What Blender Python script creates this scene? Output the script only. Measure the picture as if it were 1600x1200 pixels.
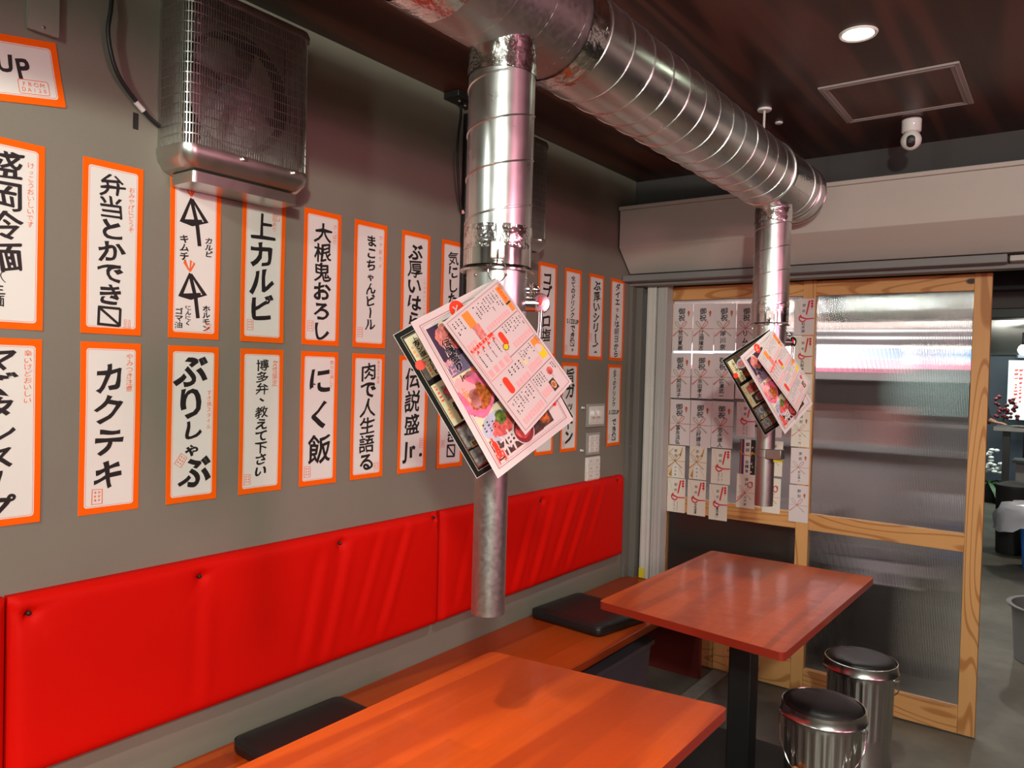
import bpy, math, random
from mathutils import Vector, Matrix
R = math.radians
C = bpy.context.scene.collection
for o in list(bpy.data.objects): bpy.data.objects.remove(o)

# ------------------------------------------------------------------ camera, world, lights, exposure
sc = bpy.context.scene
cd = bpy.data.cameras.new('camera'); cam = bpy.data.objects.new('camera', cd); C.objects.link(cam)
cd.sensor_fit = 'HORIZONTAL'; cd.sensor_width = 36.0; cd.lens = 1189.87 / 1600 * 36.0
cd.clip_start = 0.02; cd.clip_end = 100
rt = Vector((8.04344558e-01, 5.93521045e-01, 2.76152349e-02))
dn = Vector((3.37287143e-02, 7.91894589e-04, -9.99430711e-01))
fw = Vector((-5.93205029e-01, 8.04818080e-01, -1.93817456e-02))
mw = Matrix((( rt.x, -dn.x, -fw.x, 1.89), (rt.y, -dn.y, -fw.y, 0.0), (rt.z, -dn.z, -fw.z, 1.5), (0, 0, 0, 1)))
cam.matrix_world = mw
sc.camera = cam

w = bpy.data.worlds.new('night'); sc.world = w; w.use_nodes = True
w.node_tree.nodes['Background'].inputs[0].default_value = (0.35, 0.33, 0.36, 1)
w.node_tree.nodes['Background'].inputs[1].default_value = 0.03

vs = sc.view_settings
vs.view_transform = 'Standard'; vs.look = 'None'; vs.gamma = 1.0; vs.use_curve_mapping = False
vs.exposure = 0.0

def spot(name, loc, target, energy, col, angle=120, blend=0.6, size=0.03):
    l = bpy.data.lights.new(name, 'SPOT'); l.energy = energy; l.color = col
    l.spot_size = R(angle); l.spot_blend = blend; l.shadow_soft_size = size
    o = bpy.data.objects.new(name, l); C.objects.link(o); o.location = loc
    o.rotation_euler = (Vector(target) - Vector(loc)).to_track_quat('-Z', 'Y').to_euler(); return o
def area(name, loc, target, energy, col, sx, sy):
    l = bpy.data.lights.new(name, 'AREA'); l.energy = energy; l.color = col
    l.shape = 'RECTANGLE'; l.size = sx; l.size_y = sy
    o = bpy.data.objects.new(name, l); C.objects.link(o); o.location = loc
    o.rotation_euler = (Vector(target) - Vector(loc)).to_track_quat('-Z', 'Y').to_euler(); return o
NEU = (0.91, 1.0, 0.90); PINK = (1.0, 0.38, 0.50); WARM = (1.0, 0.92, 0.78)
spot('downlight_behind', (2.6, -0.85, 2.26), (0.4, 1.6, 0.9), 205, NEU, 150, 0.6, 0.07)
spot('track_spot_by_wall', (0.75, -0.5, 2.40), (0.65, 1.26, 1.32), 55, NEU, 92, 0.8, 0.05)
spot('downlight_over_near_table', (1.35, 0.15, 2.48), (1.2, 0.52, 0.0), 150, WARM, 72, 0.5, 0.035)
area('fill_light_behind', (3.9, -1.9, 2.3), (2.0, 1.0, 1.0), 50, WARM, 1.2, 0.4)  # added soft fill from behind the camera, brightens the metal and the room
spot('downlight_over_far_table', (1.352, 2.38, 2.48), (1.30, 2.45, 0.0), 50, NEU, 125, 0.7, 0.035)
pk = area('pink_led_sign_across_room', (3.5, 1.05, 1.85), (0.95, 1.45, 1.62), 11, PINK, 0.34, 0.40); pk.data.spread = R(110)
area('pink_led_sign_by_entrance', (3.9, 2.3, 1.85), (1.0, 3.4, 2.0), 10, PINK, 0.9, 0.10)
area('street_lamp_light', (0.6, 5.3, 2.75), (0.6, 6.0, 0.0), 75, (1.0, 0.96, 0.92), 2.6, 0.8)
bl = bpy.data.lights.new('bulb_light', 'POINT'); bl.energy = 22; bl.color = (1.0, 0.97, 0.85); bl.shadow_soft_size = 0.05
bo = bpy.data.objects.new('bulb_light', bl); C.objects.link(bo); bo.location = (1.53, 8.12, 1.70)
area('street_lamp_far', (1.4, 10.6, 2.1), (1.4, 11.5, 0.0), 60, (0.85, 1.0, 0.95), 1.5, 1.0)

# ------------------------------------------------------------------ materials
def nt(name):
    m = bpy.data.materials.new(name); m.use_nodes = True
    t = m.node_tree; return m, t, t.nodes['Principled BSDF']
def N(t, kind, **kw):
    n = t.nodes.new(kind)
    for k, v in kw.items():
        if k in n.inputs: n.inputs[k].default_value = v
        else: setattr(n, k, v)
    return n
def plain(name, col, rough=0.6, metal=0.0, coat=0.0, spec=0.5, emit=None, es=0.0, bump=0.0, bscale=200, var=0.0, vscale=6):
    m, t, b = nt(name)
    b.inputs['Base Color'].default_value = (*col, 1); b.inputs['Roughness'].default_value = rough
    b.inputs['Metallic'].default_value = metal; b.inputs['Coat Weight'].default_value = coat
    b.inputs['Coat Roughness'].default_value = 0.08
    b.inputs['Specular IOR Level'].default_value = spec
    if emit:
        b.inputs['Emission Color'].default_value = (*emit, 1); b.inputs['Emission Strength'].default_value = es
    tc = N(t, 'ShaderNodeTexCoord')
    if bump:
        n = N(t, 'ShaderNodeTexNoise', Scale=bscale, Detail=4.0); t.links.new(tc.outputs['Object'], n.inputs['Vector'])
        bp = N(t, 'ShaderNodeBump', Strength=bump, Distance=0.002); t.links.new(n.outputs['Fac'], bp.inputs['Height'])
        t.links.new(bp.outputs['Normal'], b.inputs['Normal'])
    if var:
        n = N(t, 'ShaderNodeTexNoise', Scale=vscale, Detail=5.0); t.links.new(tc.outputs['Object'], n.inputs['Vector'])
        cr = N(t, 'ShaderNodeValToRGB')
        cr.color_ramp.elements[0].position = 0.3; cr.color_ramp.elements[1].position = 0.7
        cr.color_ramp.elements[0].color = (*[c * (1 - var) for c in col], 1)
        cr.color_ramp.elements[1].color = (*[min(1, c * (1 + var)) for c in col], 1)
        t.links.new(n.outputs['Fac'], cr.inputs['Fac']); t.links.new(cr.outputs['Color'], b.inputs['Base Color'])
    return m
def wood(name, axis, c0, c1, rings=16, rough=0.5, stretch=0.09, scale=9.0, sharp=0.55, coat=0.0, planks=None, fine=0.25, knots=0.0, wavy=0.0, spec=0.5):
    """grain lines are the contour lines of a noise stretched along the board"""
    m, t, b = nt(name)
    tc = N(t, 'ShaderNodeTexCoord'); oi = N(t, 'ShaderNodeObjectInfo')
    off = N(t, 'ShaderNodeVectorMath', operation='SCALE'); off.inputs['Scale'].default_value = 7.0
    cmb = N(t, 'ShaderNodeCombineXYZ')
    for i in range(3): t.links.new(oi.outputs['Random'], cmb.inputs[i])
    t.links.new(cmb.outputs[0], off.inputs[0])
    add = N(t, 'ShaderNodeVectorMath', operation='ADD')
    t.links.new(tc.outputs['Object'], add.inputs[0]); t.links.new(off.outputs[0], add.inputs[1])
    mp = N(t, 'ShaderNodeMapping'); s = [1.0, 1.0, 1.0]; s[axis] = stretch; mp.inputs['Scale'].default_value = s
    t.links.new(add.outputs[0], mp.inputs['Vector'])
    src = mp.outputs[0]
    n = N(t, 'ShaderNodeTexNoise', Scale=scale, Detail=1.0, Roughness=0.4); t.links.new(src, n.inputs['Vector'])
    mu = N(t, 'ShaderNodeMath', operation='MULTIPLY'); mu.inputs[1].default_value = rings * 6.283
    t.links.new(n.outputs['Fac'], mu.inputs[0])
    si = N(t, 'ShaderNodeMath', operation='SINE'); t.links.new(mu.outputs[0], si.inputs[0])
    ma = N(t, 'ShaderNodeMapRange'); ma.inputs['From Min'].default_value = sharp; ma.inputs['From Max'].default_value = 1.0
    t.links.new(si.outputs[0], ma.inputs['Value'])
    n2 = N(t, 'ShaderNodeTexNoise', Scale=scale * 14, Detail=3.0); 
    mp2 = N(t, 'ShaderNodeMapping'); s2 = [1.0, 1.0, 1.0]; s2[axis] = 0.03; mp2.inputs['Scale'].default_value = s2
    t.links.new(add.outputs[0], mp2.inputs['Vector']); t.links.new(mp2.outputs[0], n2.inputs['Vector'])
    f2 = N(t, 'ShaderNodeMath', operation='MULTIPLY'); f2.inputs[1].default_value = fine; t.links.new(n2.outputs['Fac'], f2.inputs[0])
    sm = N(t, 'ShaderNodeMath', operation='ADD'); t.links.new(ma.outputs[0], sm.inputs[0]); t.links.new(f2.outputs[0], sm.inputs[1])
    mix = N(t, 'ShaderNodeMix', data_type='RGBA'); mix.inputs['A'].default_value = (*c0, 1); mix.inputs['B'].default_value = (*c1, 1)
    t.links.new(sm.outputs[0], mix.inputs['Factor'])
    out = mix.outputs['Result']
    if planks:
        br = N(t, 'ShaderNodeTexBrick', Scale=1.0); br.inputs['Brick Width'].default_value = planks[0]; br.inputs['Row Height'].default_value = planks[1]
        br.inputs['Mortar Size'].default_value = 0.0; br.inputs['Color1'].default_value = (planks[2],) * 3 + (1,); br.inputs['Color2'].default_value = (1, 1, 1, 1)
        if axis == 1:
            rot = N(t, 'ShaderNodeMapping'); rot.inputs['Rotation'].default_value = (0, 0, R(90))
            t.links.new(tc.outputs['Object'], rot.inputs['Vector']); t.links.new(rot.outputs[0], br.inputs['Vector'])
        else: t.links.new(tc.outputs['Object'], br.inputs['Vector'])
        mm = N(t, 'ShaderNodeMix', data_type='RGBA', blend_type='MULTIPLY'); mm.inputs['Factor'].default_value = 1.0
        t.links.new(out, mm.inputs['A']); t.links.new(br.outputs['Color'], mm.inputs['B']); out = mm.outputs['Result']
    if knots:
        vo = N(t, 'ShaderNodeTexVoronoi', Scale=knots); mk = N(t, 'ShaderNodeMapping'); s3 = [1.0, 1.0, 1.0]; s3[axis] = 0.6
        mk.inputs['Scale'].default_value = s3
        t.links.new(add.outputs[0], mk.inputs['Vector']); t.links.new(mk.outputs[0], vo.inputs['Vector'])
        kr = N(t, 'ShaderNodeMapRange'); kr.inputs['From Min'].default_value = 0.045; kr.inputs['From Max'].default_value = 0.075
        t.links.new(vo.outputs['Distance'], kr.inputs['Value'])
        mk2 = N(t, 'ShaderNodeMix', data_type='RGBA'); mk2.inputs['A'].default_value = (0.03, 0.012, 0.006, 1)
        t.links.new(kr.outputs[0], mk2.inputs['Factor']); t.links.new(out, mk2.inputs['B']); out = mk2.outputs['Result']
    t.links.new(out, b.inputs['Base Color'])
    if wavy:
        nb = N(t, 'ShaderNodeTexNoise', Scale=14.0, Detail=3.0); t.links.new(add.outputs[0], nb.inputs['Vector'])
        bp = N(t, 'ShaderNodeBump', Strength=wavy, Distance=0.01); t.links.new(nb.outputs['Fac'], bp.inputs['Height'])
        t.links.new(bp.outputs['Normal'], b.inputs['Normal']); t.links.new(bp.outputs['Normal'], b.inputs['Coat Normal'])
    b.inputs['Roughness'].default_value = rough; b.inputs['Coat Weight'].default_value = coat; b.inputs['Coat Roughness'].default_value = 0.12; b.inputs['Specular IOR Level'].default_value = spec
    return m
def metal(name, col, rough, noise=0.1, nscale=30, bump=0.0, stretch=(1, 1, 1)):
    m, t, b = nt(name)
    b.inputs['Metallic'].default_value = 1.0; b.inputs['Base Color'].default_value = (*col, 1)
    tc = N(t, 'ShaderNodeTexCoord'); mp = N(t, 'ShaderNodeMapping'); mp.inputs['Scale'].default_value = stretch
    t.links.new(tc.outputs['Object'], mp.inputs['Vector'])
    n = N(t, 'ShaderNodeTexNoise', Scale=nscale, Detail=4.0); t.links.new(mp.outputs[0], n.inputs['Vector'])
    mr = N(t, 'ShaderNodeMapRange'); mr.inputs['To Min'].default_value = max(0.03, rough - noise); mr.inputs['To Max'].default_value = rough + noise
    t.links.new(n.outputs['Fac'], mr.inputs['Value']); t.links.new(mr.outputs[0], b.inputs['Roughness'])
    if bump:
        bp = N(t, 'ShaderNodeBump', Strength=bump, Distance=0.004); t.links.new(n.outputs['Fac'], bp.inputs['Height']); t.links.new(bp.outputs['Normal'], b.inputs['Normal'])
    return m
def clear(name, col, rough=0.0, ior=1.49):
    m, t, b = nt(name); b.inputs['Base Color'].default_value = (*col, 1)
    b.inputs['Transmission Weight'].default_value = 1.0; b.inputs['Roughness'].default_value = rough; b.inputs['IOR'].default_value = ior
    return m
def glow(name, col, s):
    m, t, b = nt(name); b.inputs['Base Color'].default_value = (*[c * 0.5 for c in col], 1)
    b.inputs['Emission Color'].default_value = (*col, 1); b.inputs['Emission Strength'].default_value = s
    return m

M = {}
M['wall'] = plain('wall_vinyl', (0.205, 0.187, 0.147), 0.72, bump=0.12, bscale=260, var=0.05, vscale=3)
M['wall_dark'] = plain('wall_dark_paint', (0.055, 0.048, 0.046), 0.7, bump=0.1)
M['ceiling'] = wood('ceiling_walnut_vinyl', 1, (0.135, 0.048, 0.030), (0.045, 0.016, 0.011), rings=5, rough=0.42, stretch=0.07, scale=5, sharp=-0.6, fine=0.5)
m, t, b = nt('floor_concrete'); M['floor'] = m
tc = N(t, 'ShaderNodeTexCoord'); n1 = N(t, 'ShaderNodeTexNoise', Scale=2.2, Detail=8.0, Roughness=0.65); t.links.new(tc.outputs['Object'], n1.inputs['Vector'])
cr = N(t, 'ShaderNodeValToRGB'); cr.color_ramp.elements[0].position = 0.32; cr.color_ramp.elements[1].position = 0.72
cr.color_ramp.elements[0].color = (0.085, 0.076, 0.058, 1); cr.color_ramp.elements[1].color = (0.20, 0.185, 0.140, 1)
t.links.new(n1.outputs['Fac'], cr.inputs['Fac']); t.links.new(cr.outputs['Color'], b.inputs['Base Color']); b.inputs['Roughness'].default_value = 0.55
bp = N(t, 'ShaderNodeBump', Strength=0.35, Distance=0.01); t.links.new(n1.outputs['Fac'], bp.inputs['Height']); t.links.new(bp.outputs['Normal'], b.inputs['Normal'])

M['orange'] = plain('orange_print', (0.95, 0.125, 0.001), 0.7, spec=0.12)
M['orange_ink'] = plain('orange_marker', (0.86, 0.14, 0.015), 0.6)
M['red_ink'] = plain('red_marker', (0.70, 0.06, 0.03), 0.6)
M['paper'] = plain('white_paper', (0.76, 0.74, 0.69), 0.75, bump=0.05, bscale=60)
M['ink'] = plain('black_ink', (0.010, 0.010, 0.009), 0.55)
M['pad'] = plain('red_vinyl', (0.62, 0.004, 0.001), 0.62, spec=0.10, bump=0.03, bscale=500)
M['table'] = wood('table_orange_stain', 1, (0.66, 0.088, 0.007), (0.43, 0.046, 0.004), rings=4, rough=0.34, stretch=0.06, scale=6, sharp=-0.2, coat=0.2, spec=0.25, planks=(0.55, 0.085, 0.80), fine=0.75, wavy=0.2)
M['table_edge'] = plain('table_edge_stain', (0.30, 0.022, 0.008), 0.4, coat=0.3)
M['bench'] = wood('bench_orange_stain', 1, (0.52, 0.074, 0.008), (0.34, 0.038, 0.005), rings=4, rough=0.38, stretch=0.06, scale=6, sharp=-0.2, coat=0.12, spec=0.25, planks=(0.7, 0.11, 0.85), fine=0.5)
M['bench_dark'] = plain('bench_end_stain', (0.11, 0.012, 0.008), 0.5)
M['leather'] = plain('black_leatherette', (0.012, 0.011, 0.011), 0.42, bump=0.08, bscale=420)
M['galv'] = metal('galvanised_steel', (0.72, 0.72, 0.70), 0.30, 0.08, 22)
M['galv_dull'] = metal('dull_galvanised_steel', (0.43, 0.41, 0.39), 0.42, 0.12, 90, bump=0.04)
M['foil'] = metal('aluminium_foil_tape', (0.78, 0.77, 0.75), 0.16, 0.08, 45, bump=0.9)
M['chrome'] = metal('polished_steel', (0.70, 0.69, 0.67), 0.14, 0.05, 30)
M['stainless'] = metal('stainless_steel', (0.56, 0.545, 0.50), 0.33, 0.08, 25)
M['plate_metal'] = plain('painted_cover_plate', (0.30, 0.32, 0.25), 0.4, metal=0.35)
M['bucket'] = metal('zinc_bucket', (0.62, 0.62, 0.61), 0.24, 0.08, 18)
M['black_metal'] = plain('black_powder_coat', (0.008, 0.008, 0.008), 0.5)
M['black'] = plain('black_plastic', (0.012, 0.012, 0.012), 0.45)
M['rubber'] = plain('black_cable', (0.010, 0.010, 0.010), 0.5)
M['white'] = plain('white_plastic', (0.78, 0.76, 0.73), 0.4)
M['white_metal'] = plain('white_aluminium', (0.62, 0.60, 0.56), 0.45, var=0.04)
M['rail_grey'] = plain('grey_aluminium', (0.46, 0.44, 0.42), 0.45)
M['shutter'] = plain('shutter_enamel', (0.50, 0.44, 0.395), 0.5, var=0.03, vscale=2)
M['grey_bar'] = plain('grey_enamel', (0.20, 0.195, 0.19), 0.5)
M['trimgrey'] = plain('grey_corner_paint', (0.15, 0.14, 0.12), 0.65)
M['pine_z'] = wood('pine_upright', 2, (0.68, 0.36, 0.130), (0.44, 0.185, 0.052), rings=13, rough=0.5, stretch=0.13, scale=7, sharp=0.62, fine=0.3, knots=5.0)
M['pine_x'] = wood('pine_crossrail', 0, (0.66, 0.34, 0.120), (0.43, 0.180, 0.050), rings=13, rough=0.5, stretch=0.13, scale=7, sharp=0.62, fine=0.3, knots=5.0)
M['poly'] = clear('ribbed_polycarbonate', (0.93, 0.93, 0.94), 0.035, 1.5)
M['film'] = plain('clear_film', (0.8, 0.8, 0.8), 0.15); M['film'].node_tree.nodes['Principled BSDF'].inputs['Alpha'].default_value = 0.28
M['switch'] = plain('switch_ivory', (0.72, 0.70, 0.64), 0.4); M['switch_frame'] = plain('switch_frame_grey', (0.36, 0.34, 0.31), 0.4)
M['led'] = glow('camera_led', (0.35, 0.35, 1.0), 4.0)
M['lamp'] = glow('downlight_lens', (0.93, 1.0, 0.86), 9.0)
M['hatchframe'] = plain('hatch_aluminium', (0.33, 0.29, 0.27), 0.45)
M['handle'] = plain('wooden_grip', (0.62, 0.22, 0.05), 0.5)
M['tag_yellow'] = plain('yellow_tape', (0.75, 0.62, 0.02), 0.5)
M['label_red'] = plain('red_label', (0.75, 0.03, 0.02), 0.4)
M['crate'] = plain('smoke_plastic', (0.085, 0.065, 0.080), 0.4)
M['stone'] = plain('kerb_stone', (0.20, 0.19, 0.155), 0.7, bump=0.4, bscale=30, var=0.12, vscale=20)
# print colours of the laminated menus; the white has pink lamp light tinted in
LAM = dict(rough=0.42, coat=0.12, spec=0.35)
M['m_white_pinkcast'] = plain('menu_white_pink_cast', (0.62, 0.51, 0.495), **LAM); M['m_cream'] = plain('menu_cream', (0.70, 0.58, 0.36), **LAM)
M['m_black'] = plain('menu_black', (0.007, 0.005, 0.005), 0.6, spec=0.12); M['m_maroon'] = plain('menu_maroon', (0.22, 0.02, 0.02), **LAM)
M['m_red'] = plain('menu_red', (0.82, 0.05, 0.02), **LAM); M['m_orange'] = plain('menu_orange', (0.85, 0.25, 0.04), **LAM)
M['m_pink'] = plain('menu_pale_red', (0.80, 0.36, 0.36), **LAM); M['m_yellow'] = plain('menu_yellow', (0.88, 0.55, 0.02), **LAM)
M['m_green'] = plain('menu_green', (0.12, 0.16, 0.03), var=0.6, vscale=160, **LAM); M['m_plate'] = plain('menu_plate_blue', (0.42, 0.42, 0.52), var=0.1, vscale=60, **LAM)
M['m_meat'] = plain('menu_raw_meat', (0.62, 0.10, 0.09), var=0.5, vscale=110, **LAM); M['m_meat2'] = plain('menu_marbled_meat', (0.66, 0.20, 0.17), var=0.4, vscale=150, **LAM)
M['m_fried'] = plain('menu_grilled_meat', (0.42, 0.10, 0.02), var=0.7, vscale=130, **LAM); M['m_purple'] = plain('menu_dark_purple', (0.05, 0.03, 0.06), var=0.2, **LAM)
M['m_slate'] = plain('menu_slate', (0.18, 0.13, 0.21), var=0.15, vscale=40, **LAM); M['m_hot'] = plain('menu_bright_pink', (0.78, 0.14, 0.26), var=0.35, vscale=60, **LAM)
M['m_brown'] = plain('menu_dark_brown', (0.07, 0.035, 0.025), var=0.6, vscale=90, **LAM); M['m_grey'] = plain('menu_grey_food', (0.24, 0.21, 0.20), var=0.6, vscale=120, **LAM)
M['m_edge'] = plain('menu_clear_edge', (0.62, 0.56, 0.54), **LAM)
# envelopes
M['e_lilac'] = plain('envelope_white', (0.68, 0.61, 0.60), 0.7); M['e_cream'] = plain('envelope_cream', (0.74, 0.68, 0.58), 0.7)
M['e_line'] = plain('envelope_fold_line', (0.45, 0.36, 0.38), 0.7)
M['e_red'] = plain('cord_red', (0.62, 0.02, 0.04), 0.5); M['e_rose'] = plain('cord_rose', (0.58, 0.16, 0.15), 0.5)
M['e_tan'] = plain('cord_tan', (0.42, 0.34, 0.24), 0.5); M['e_gold'] = plain('cord_gold', (0.60, 0.31, 0.05), 0.35, metal=0.3)
M['e_purple'] = plain('cloth_purple', (0.10, 0.03, 0.14), 0.6)

# ------------------------------------------------------------------ mesh helpers
class MB:
    def __init__(s): s.v = []; s.f = []; s.m = []; s.mats = []
    def mi(s, m):
        m = M[m] if isinstance(m, str) else m
        if m not in s.mats: s.mats.append(m)
        return s.mats.index(m)
    def add(s, vs, fs, m):
        k = len(s.v); i = s.mi(m); s.v += [tuple(p) for p in vs]
        for f in fs: s.f.append([k + j for j in f]); s.m.append(i)
    def box(s, x0, y0, z0, x1, y1, z1, m):
        p = [(x0,y0,z0),(x1,y0,z0),(x1,y1,z0),(x0,y1,z0),(x0,y0,z1),(x1,y0,z1),(x1,y1,z1),(x0,y1,z1)]
        s.add(p, [(3,2,1,0),(4,5,6,7),(0,1,5,4),(1,2,6,5),(2,3,7,6),(3,0,4,7)], m)
    def prism(s, poly, lo, hi, m, axis=2, msides=None):
        n = len(poly)
        def P(a, b, c): return {2: (a, b, c), 0: (c, a, b), 1: (b, c, a)}[axis]
        v = [P(a, b, lo) for a, b in poly] + [P(a, b, hi) for a, b in poly]
        s.add(v, [list(range(n))[::-1], list(range(n, 2 * n))], m)
        s.add(v, [(i, (i + 1) % n, n + (i + 1) % n, n + i) for i in range(n)], msides or m)
    def lathe(s, prof, c, m, n=32, axis=2, wob=None):
        """prof: (radius, height) from bottom to top about an axis through c"""
        v = []
        for r, h in prof:
            for i in range(n):
                a = 2 * math.pi * i / n
                rr = r + (wob(a, h) if wob else 0)
                q = (rr * math.cos(a), rr * math.sin(a), h)
                q = {2: q, 0: (q[2], q[0], q[1]), 1: (q[1], q[2], q[0])}[axis]
                v.append((c[0] + q[0], c[1] + q[1], c[2] + q[2]))
        f = []
        for j in range(len(prof) - 1):
            for i in range(n):
                k = (i + 1) % n; f.append((j*n+i, j*n+k, (j+1)*n+k, (j+1)*n+i))
        if prof[0][0] > 1e-6: f.append(list(range(n))[::-1])
        if prof[-1][0] > 1e-6: f.append([(len(prof)-1)*n + i for i in range(n)])
        s.add(v, f, m)
    def tube(s, pts, r, m, n=8, closed=False):
        pts = [Vector(p) for p in pts]; k = len(pts); v = []; prev = None
        for i, p in enumerate(pts):
            if closed: d = pts[(i+1) % k] - pts[i-1]
            else: d = pts[min(i+1, k-1)] - pts[max(i-1, 0)]
            d.normalize()
            if prev is None:
                a = Vector((0, 0, 1)) if abs(d.z) < 0.9 else Vector((1, 0, 0)); u = d.cross(a).normalized()
            else: u = (prev - d * prev.dot(d)).normalized()
            prev = u; w_ = d.cross(u)
            rr = r[i] if isinstance(r, (list, tuple)) else r
            for j in range(n):
                a = 2 * math.pi * j / n; v.append(p + (u * math.cos(a) + w_ * math.sin(a)) * rr)
        f = []
        for i in range(k if closed else k - 1):
            for j in range(n):
                q = (j+1) % n; i2 = (i+1) % k; f.append((i*n+j, i*n+q, i2*n+q, i2*n+j))
        if not closed: f += [list(range(n))[::-1], [(k-1)*n+j for j in range(n)]]
        s.add(v, f, m)
    def cyl(s, p0, p1, r, m, n=24, r2=None): s.tube([p0, p1], [r, r if r2 is None else r2], m, n)
    def grid(s, fn, nu, nv, m, flip=False):
        v = [fn(i / nu, j / nv) for j in range(nv + 1) for i in range(nu + 1)]; f = []
        for j in range(nv):
            for i in range(nu):
                a = j*(nu+1)+i; q = (a, a+1, a+nu+2, a+nu+1); f.append(q[::-1] if flip else q)
        s.add(v, f, m)
    def sphere(s, c, r, m, n=16, k=10, sc=(1, 1, 1)):
        prof = [(max(1e-7, r * math.sin(math.pi * j / k)), -r * math.cos(math.pi * j / k)) for j in range(k + 1)]
        kk = len(s.v); s.lathe(prof, (0, 0, 0), m, n)
        for i in range(kk, len(s.v)):
            p = s.v[i]; s.v[i] = (c[0]+p[0]*sc[0], c[1]+p[1]*sc[1], c[2]+p[2]*sc[2])
    def build(s, name, parent=None, loc=(0, 0, 0), angle=35, bevel=0.0, seg=2, kind=None):
        base = Vector(loc)
        p = parent
        if p is not None:
            while p.parent is not None: p = p.parent
            base = Vector(p.location)
        me = bpy.data.meshes.new(name)
        me.from_pydata([tuple(Vector(q) - base) for q in s.v], [], s.f)
        for mt in s.mats: me.materials.append(mt)
        me.polygons.foreach_set('material_index', s.m)
        me.polygons.foreach_set('use_smooth', [True] * len(s.f)); me.update()
        me.set_sharp_from_angle(angle=R(angle))
        o = bpy.data.objects.new(name, me); C.objects.link(o)
        if parent is not None: o.parent = parent
        else: o.location = base
        if bevel:
            bm_ = o.modifiers.new('edges', 'BEVEL'); bm_.width = bevel; bm_.segments = seg; bm_.limit_method = 'ANGLE'; bm_.angle_limit = R(40)
        if kind: o['kind'] = kind
        return o
def tag(o, label, cat, group=None):
    o['label'] = label; o['category'] = cat
    if group: o['group'] = group
    return o
def thing(name, loc, label, cat, group=None):
    o = bpy.data.objects.new(name, None); C.objects.link(o); o.location = loc; o.empty_display_size = 0.1
    return tag(o, label, cat, group)
def copy_tree(o, dz, label, extra=None):
    r = o.copy(); C.objects.link(r); r.location = Vector(o.location) + Vector(dz); r['label'] = label
    def rec(src, dst):
        for ch in src.children:
            c = ch.copy(); C.objects.link(c); c.parent = dst; rec(ch, c)
    rec(o, r); return r
def rrect(x0, y0, x1, y1, r, k=5):
    p = []
    for cx, cy, a0 in ((x1-r, y1-r, 0), (x0+r, y1-r, 90), (x0+r, y0+r, 180), (x1-r, y0+r, 270)):
        for i in range(k + 1):
            a = R(a0 + 90 * i / k); p.append((cx + r*math.cos(a), cy + r*math.sin(a)))
    return p
def rquad(q, r, k=5):
    p = []; n = len(q)
    for i in range(n):
        a, b_, c = Vector(q[i-1]), Vector(q[i]), Vector(q[(i+1) % n])
        u = (a - b_).normalized(); w_ = (c - b_).normalized(); s0 = b_ + u*r; s1 = b_ + w_*r
        for j in range(k + 1):
            t_ = j / k; p.append(tuple((1-t_)**2*s0 + 2*t_*(1-t_)*b_ + t_*t_*s1))
    return p

# ------------------------------------------------------------------ lettering
ALL = ("盛岡冷麺（生）けっこうおいしいですマズタンスープ辛いけどＵＰSIZEUPFROMDA120弁当とかでき〼おみやげにどうぞ牛キムチカルビにんにくゴマ油ホルモン上これは自信あり"
       "大根鬼おろしさっぱりまこちゃんビールカナ割り〆ぶ厚いはらみ気にしたら負けコブクロ塩全てのドリンク。厚いシリーズダイエットは明日から"
       "クテキやみつき注意ぶりしゃぶすき焼スタイル博多弁、教えて下さい女性限定にく飯数々石焼にて肉で人生語る伝説食べい盛Jr.旨ガッドン熟成黒毛和牛盛り食ジュンしい"
       "御祝荒岩夏樹江頭隆志岸川奈リム岡田洋子永孝太広瀬武一冨法弘三好健斗吉康人谷輝幸村雅本気堂豊誠石木栄久松山崎内屋街士と神98047円上タン塩カテーワサー・ハツミ米特番")
def ch_set():
    s = []
    for c in ALL:
        if c not in s: s.append(c)
    return s
GL = {}
def bake_glyphs():
    obs = []
    for bold in (0, 1):
        for c in ch_set():
            cu = bpy.data.curves.new('glyph', 'FONT'); cu.body = c; cu.size = 1.0; cu.resolution_u = 3; cu.fill_mode = 'FRONT'
            cu.offset = (0.032 if bold and ord(c) < 0x4E00 else 0.0)
            o = bpy.data.objects.new('glyph', cu); C.objects.link(o); obs.append((bold, c, o, cu))
    bpy.context.view_layer.update(); dg = bpy.context.evaluated_depsgraph_get()
    for bold, c, o, cu in obs:
        me = bpy.data.meshes.new_from_object(o.evaluated_get(dg))
        vs_ = [(v.co.x, v.co.y) for v in me.vertices]; fs_ = [list(p.vertices) for p in me.polygons]
        GL[(c, bold)] = (vs_, fs_); bpy.data.meshes.remove(me)
    for bold, c, o, cu in obs: bpy.data.objects.remove(o); bpy.data.curves.remove(cu)
bake_glyphs()

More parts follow.
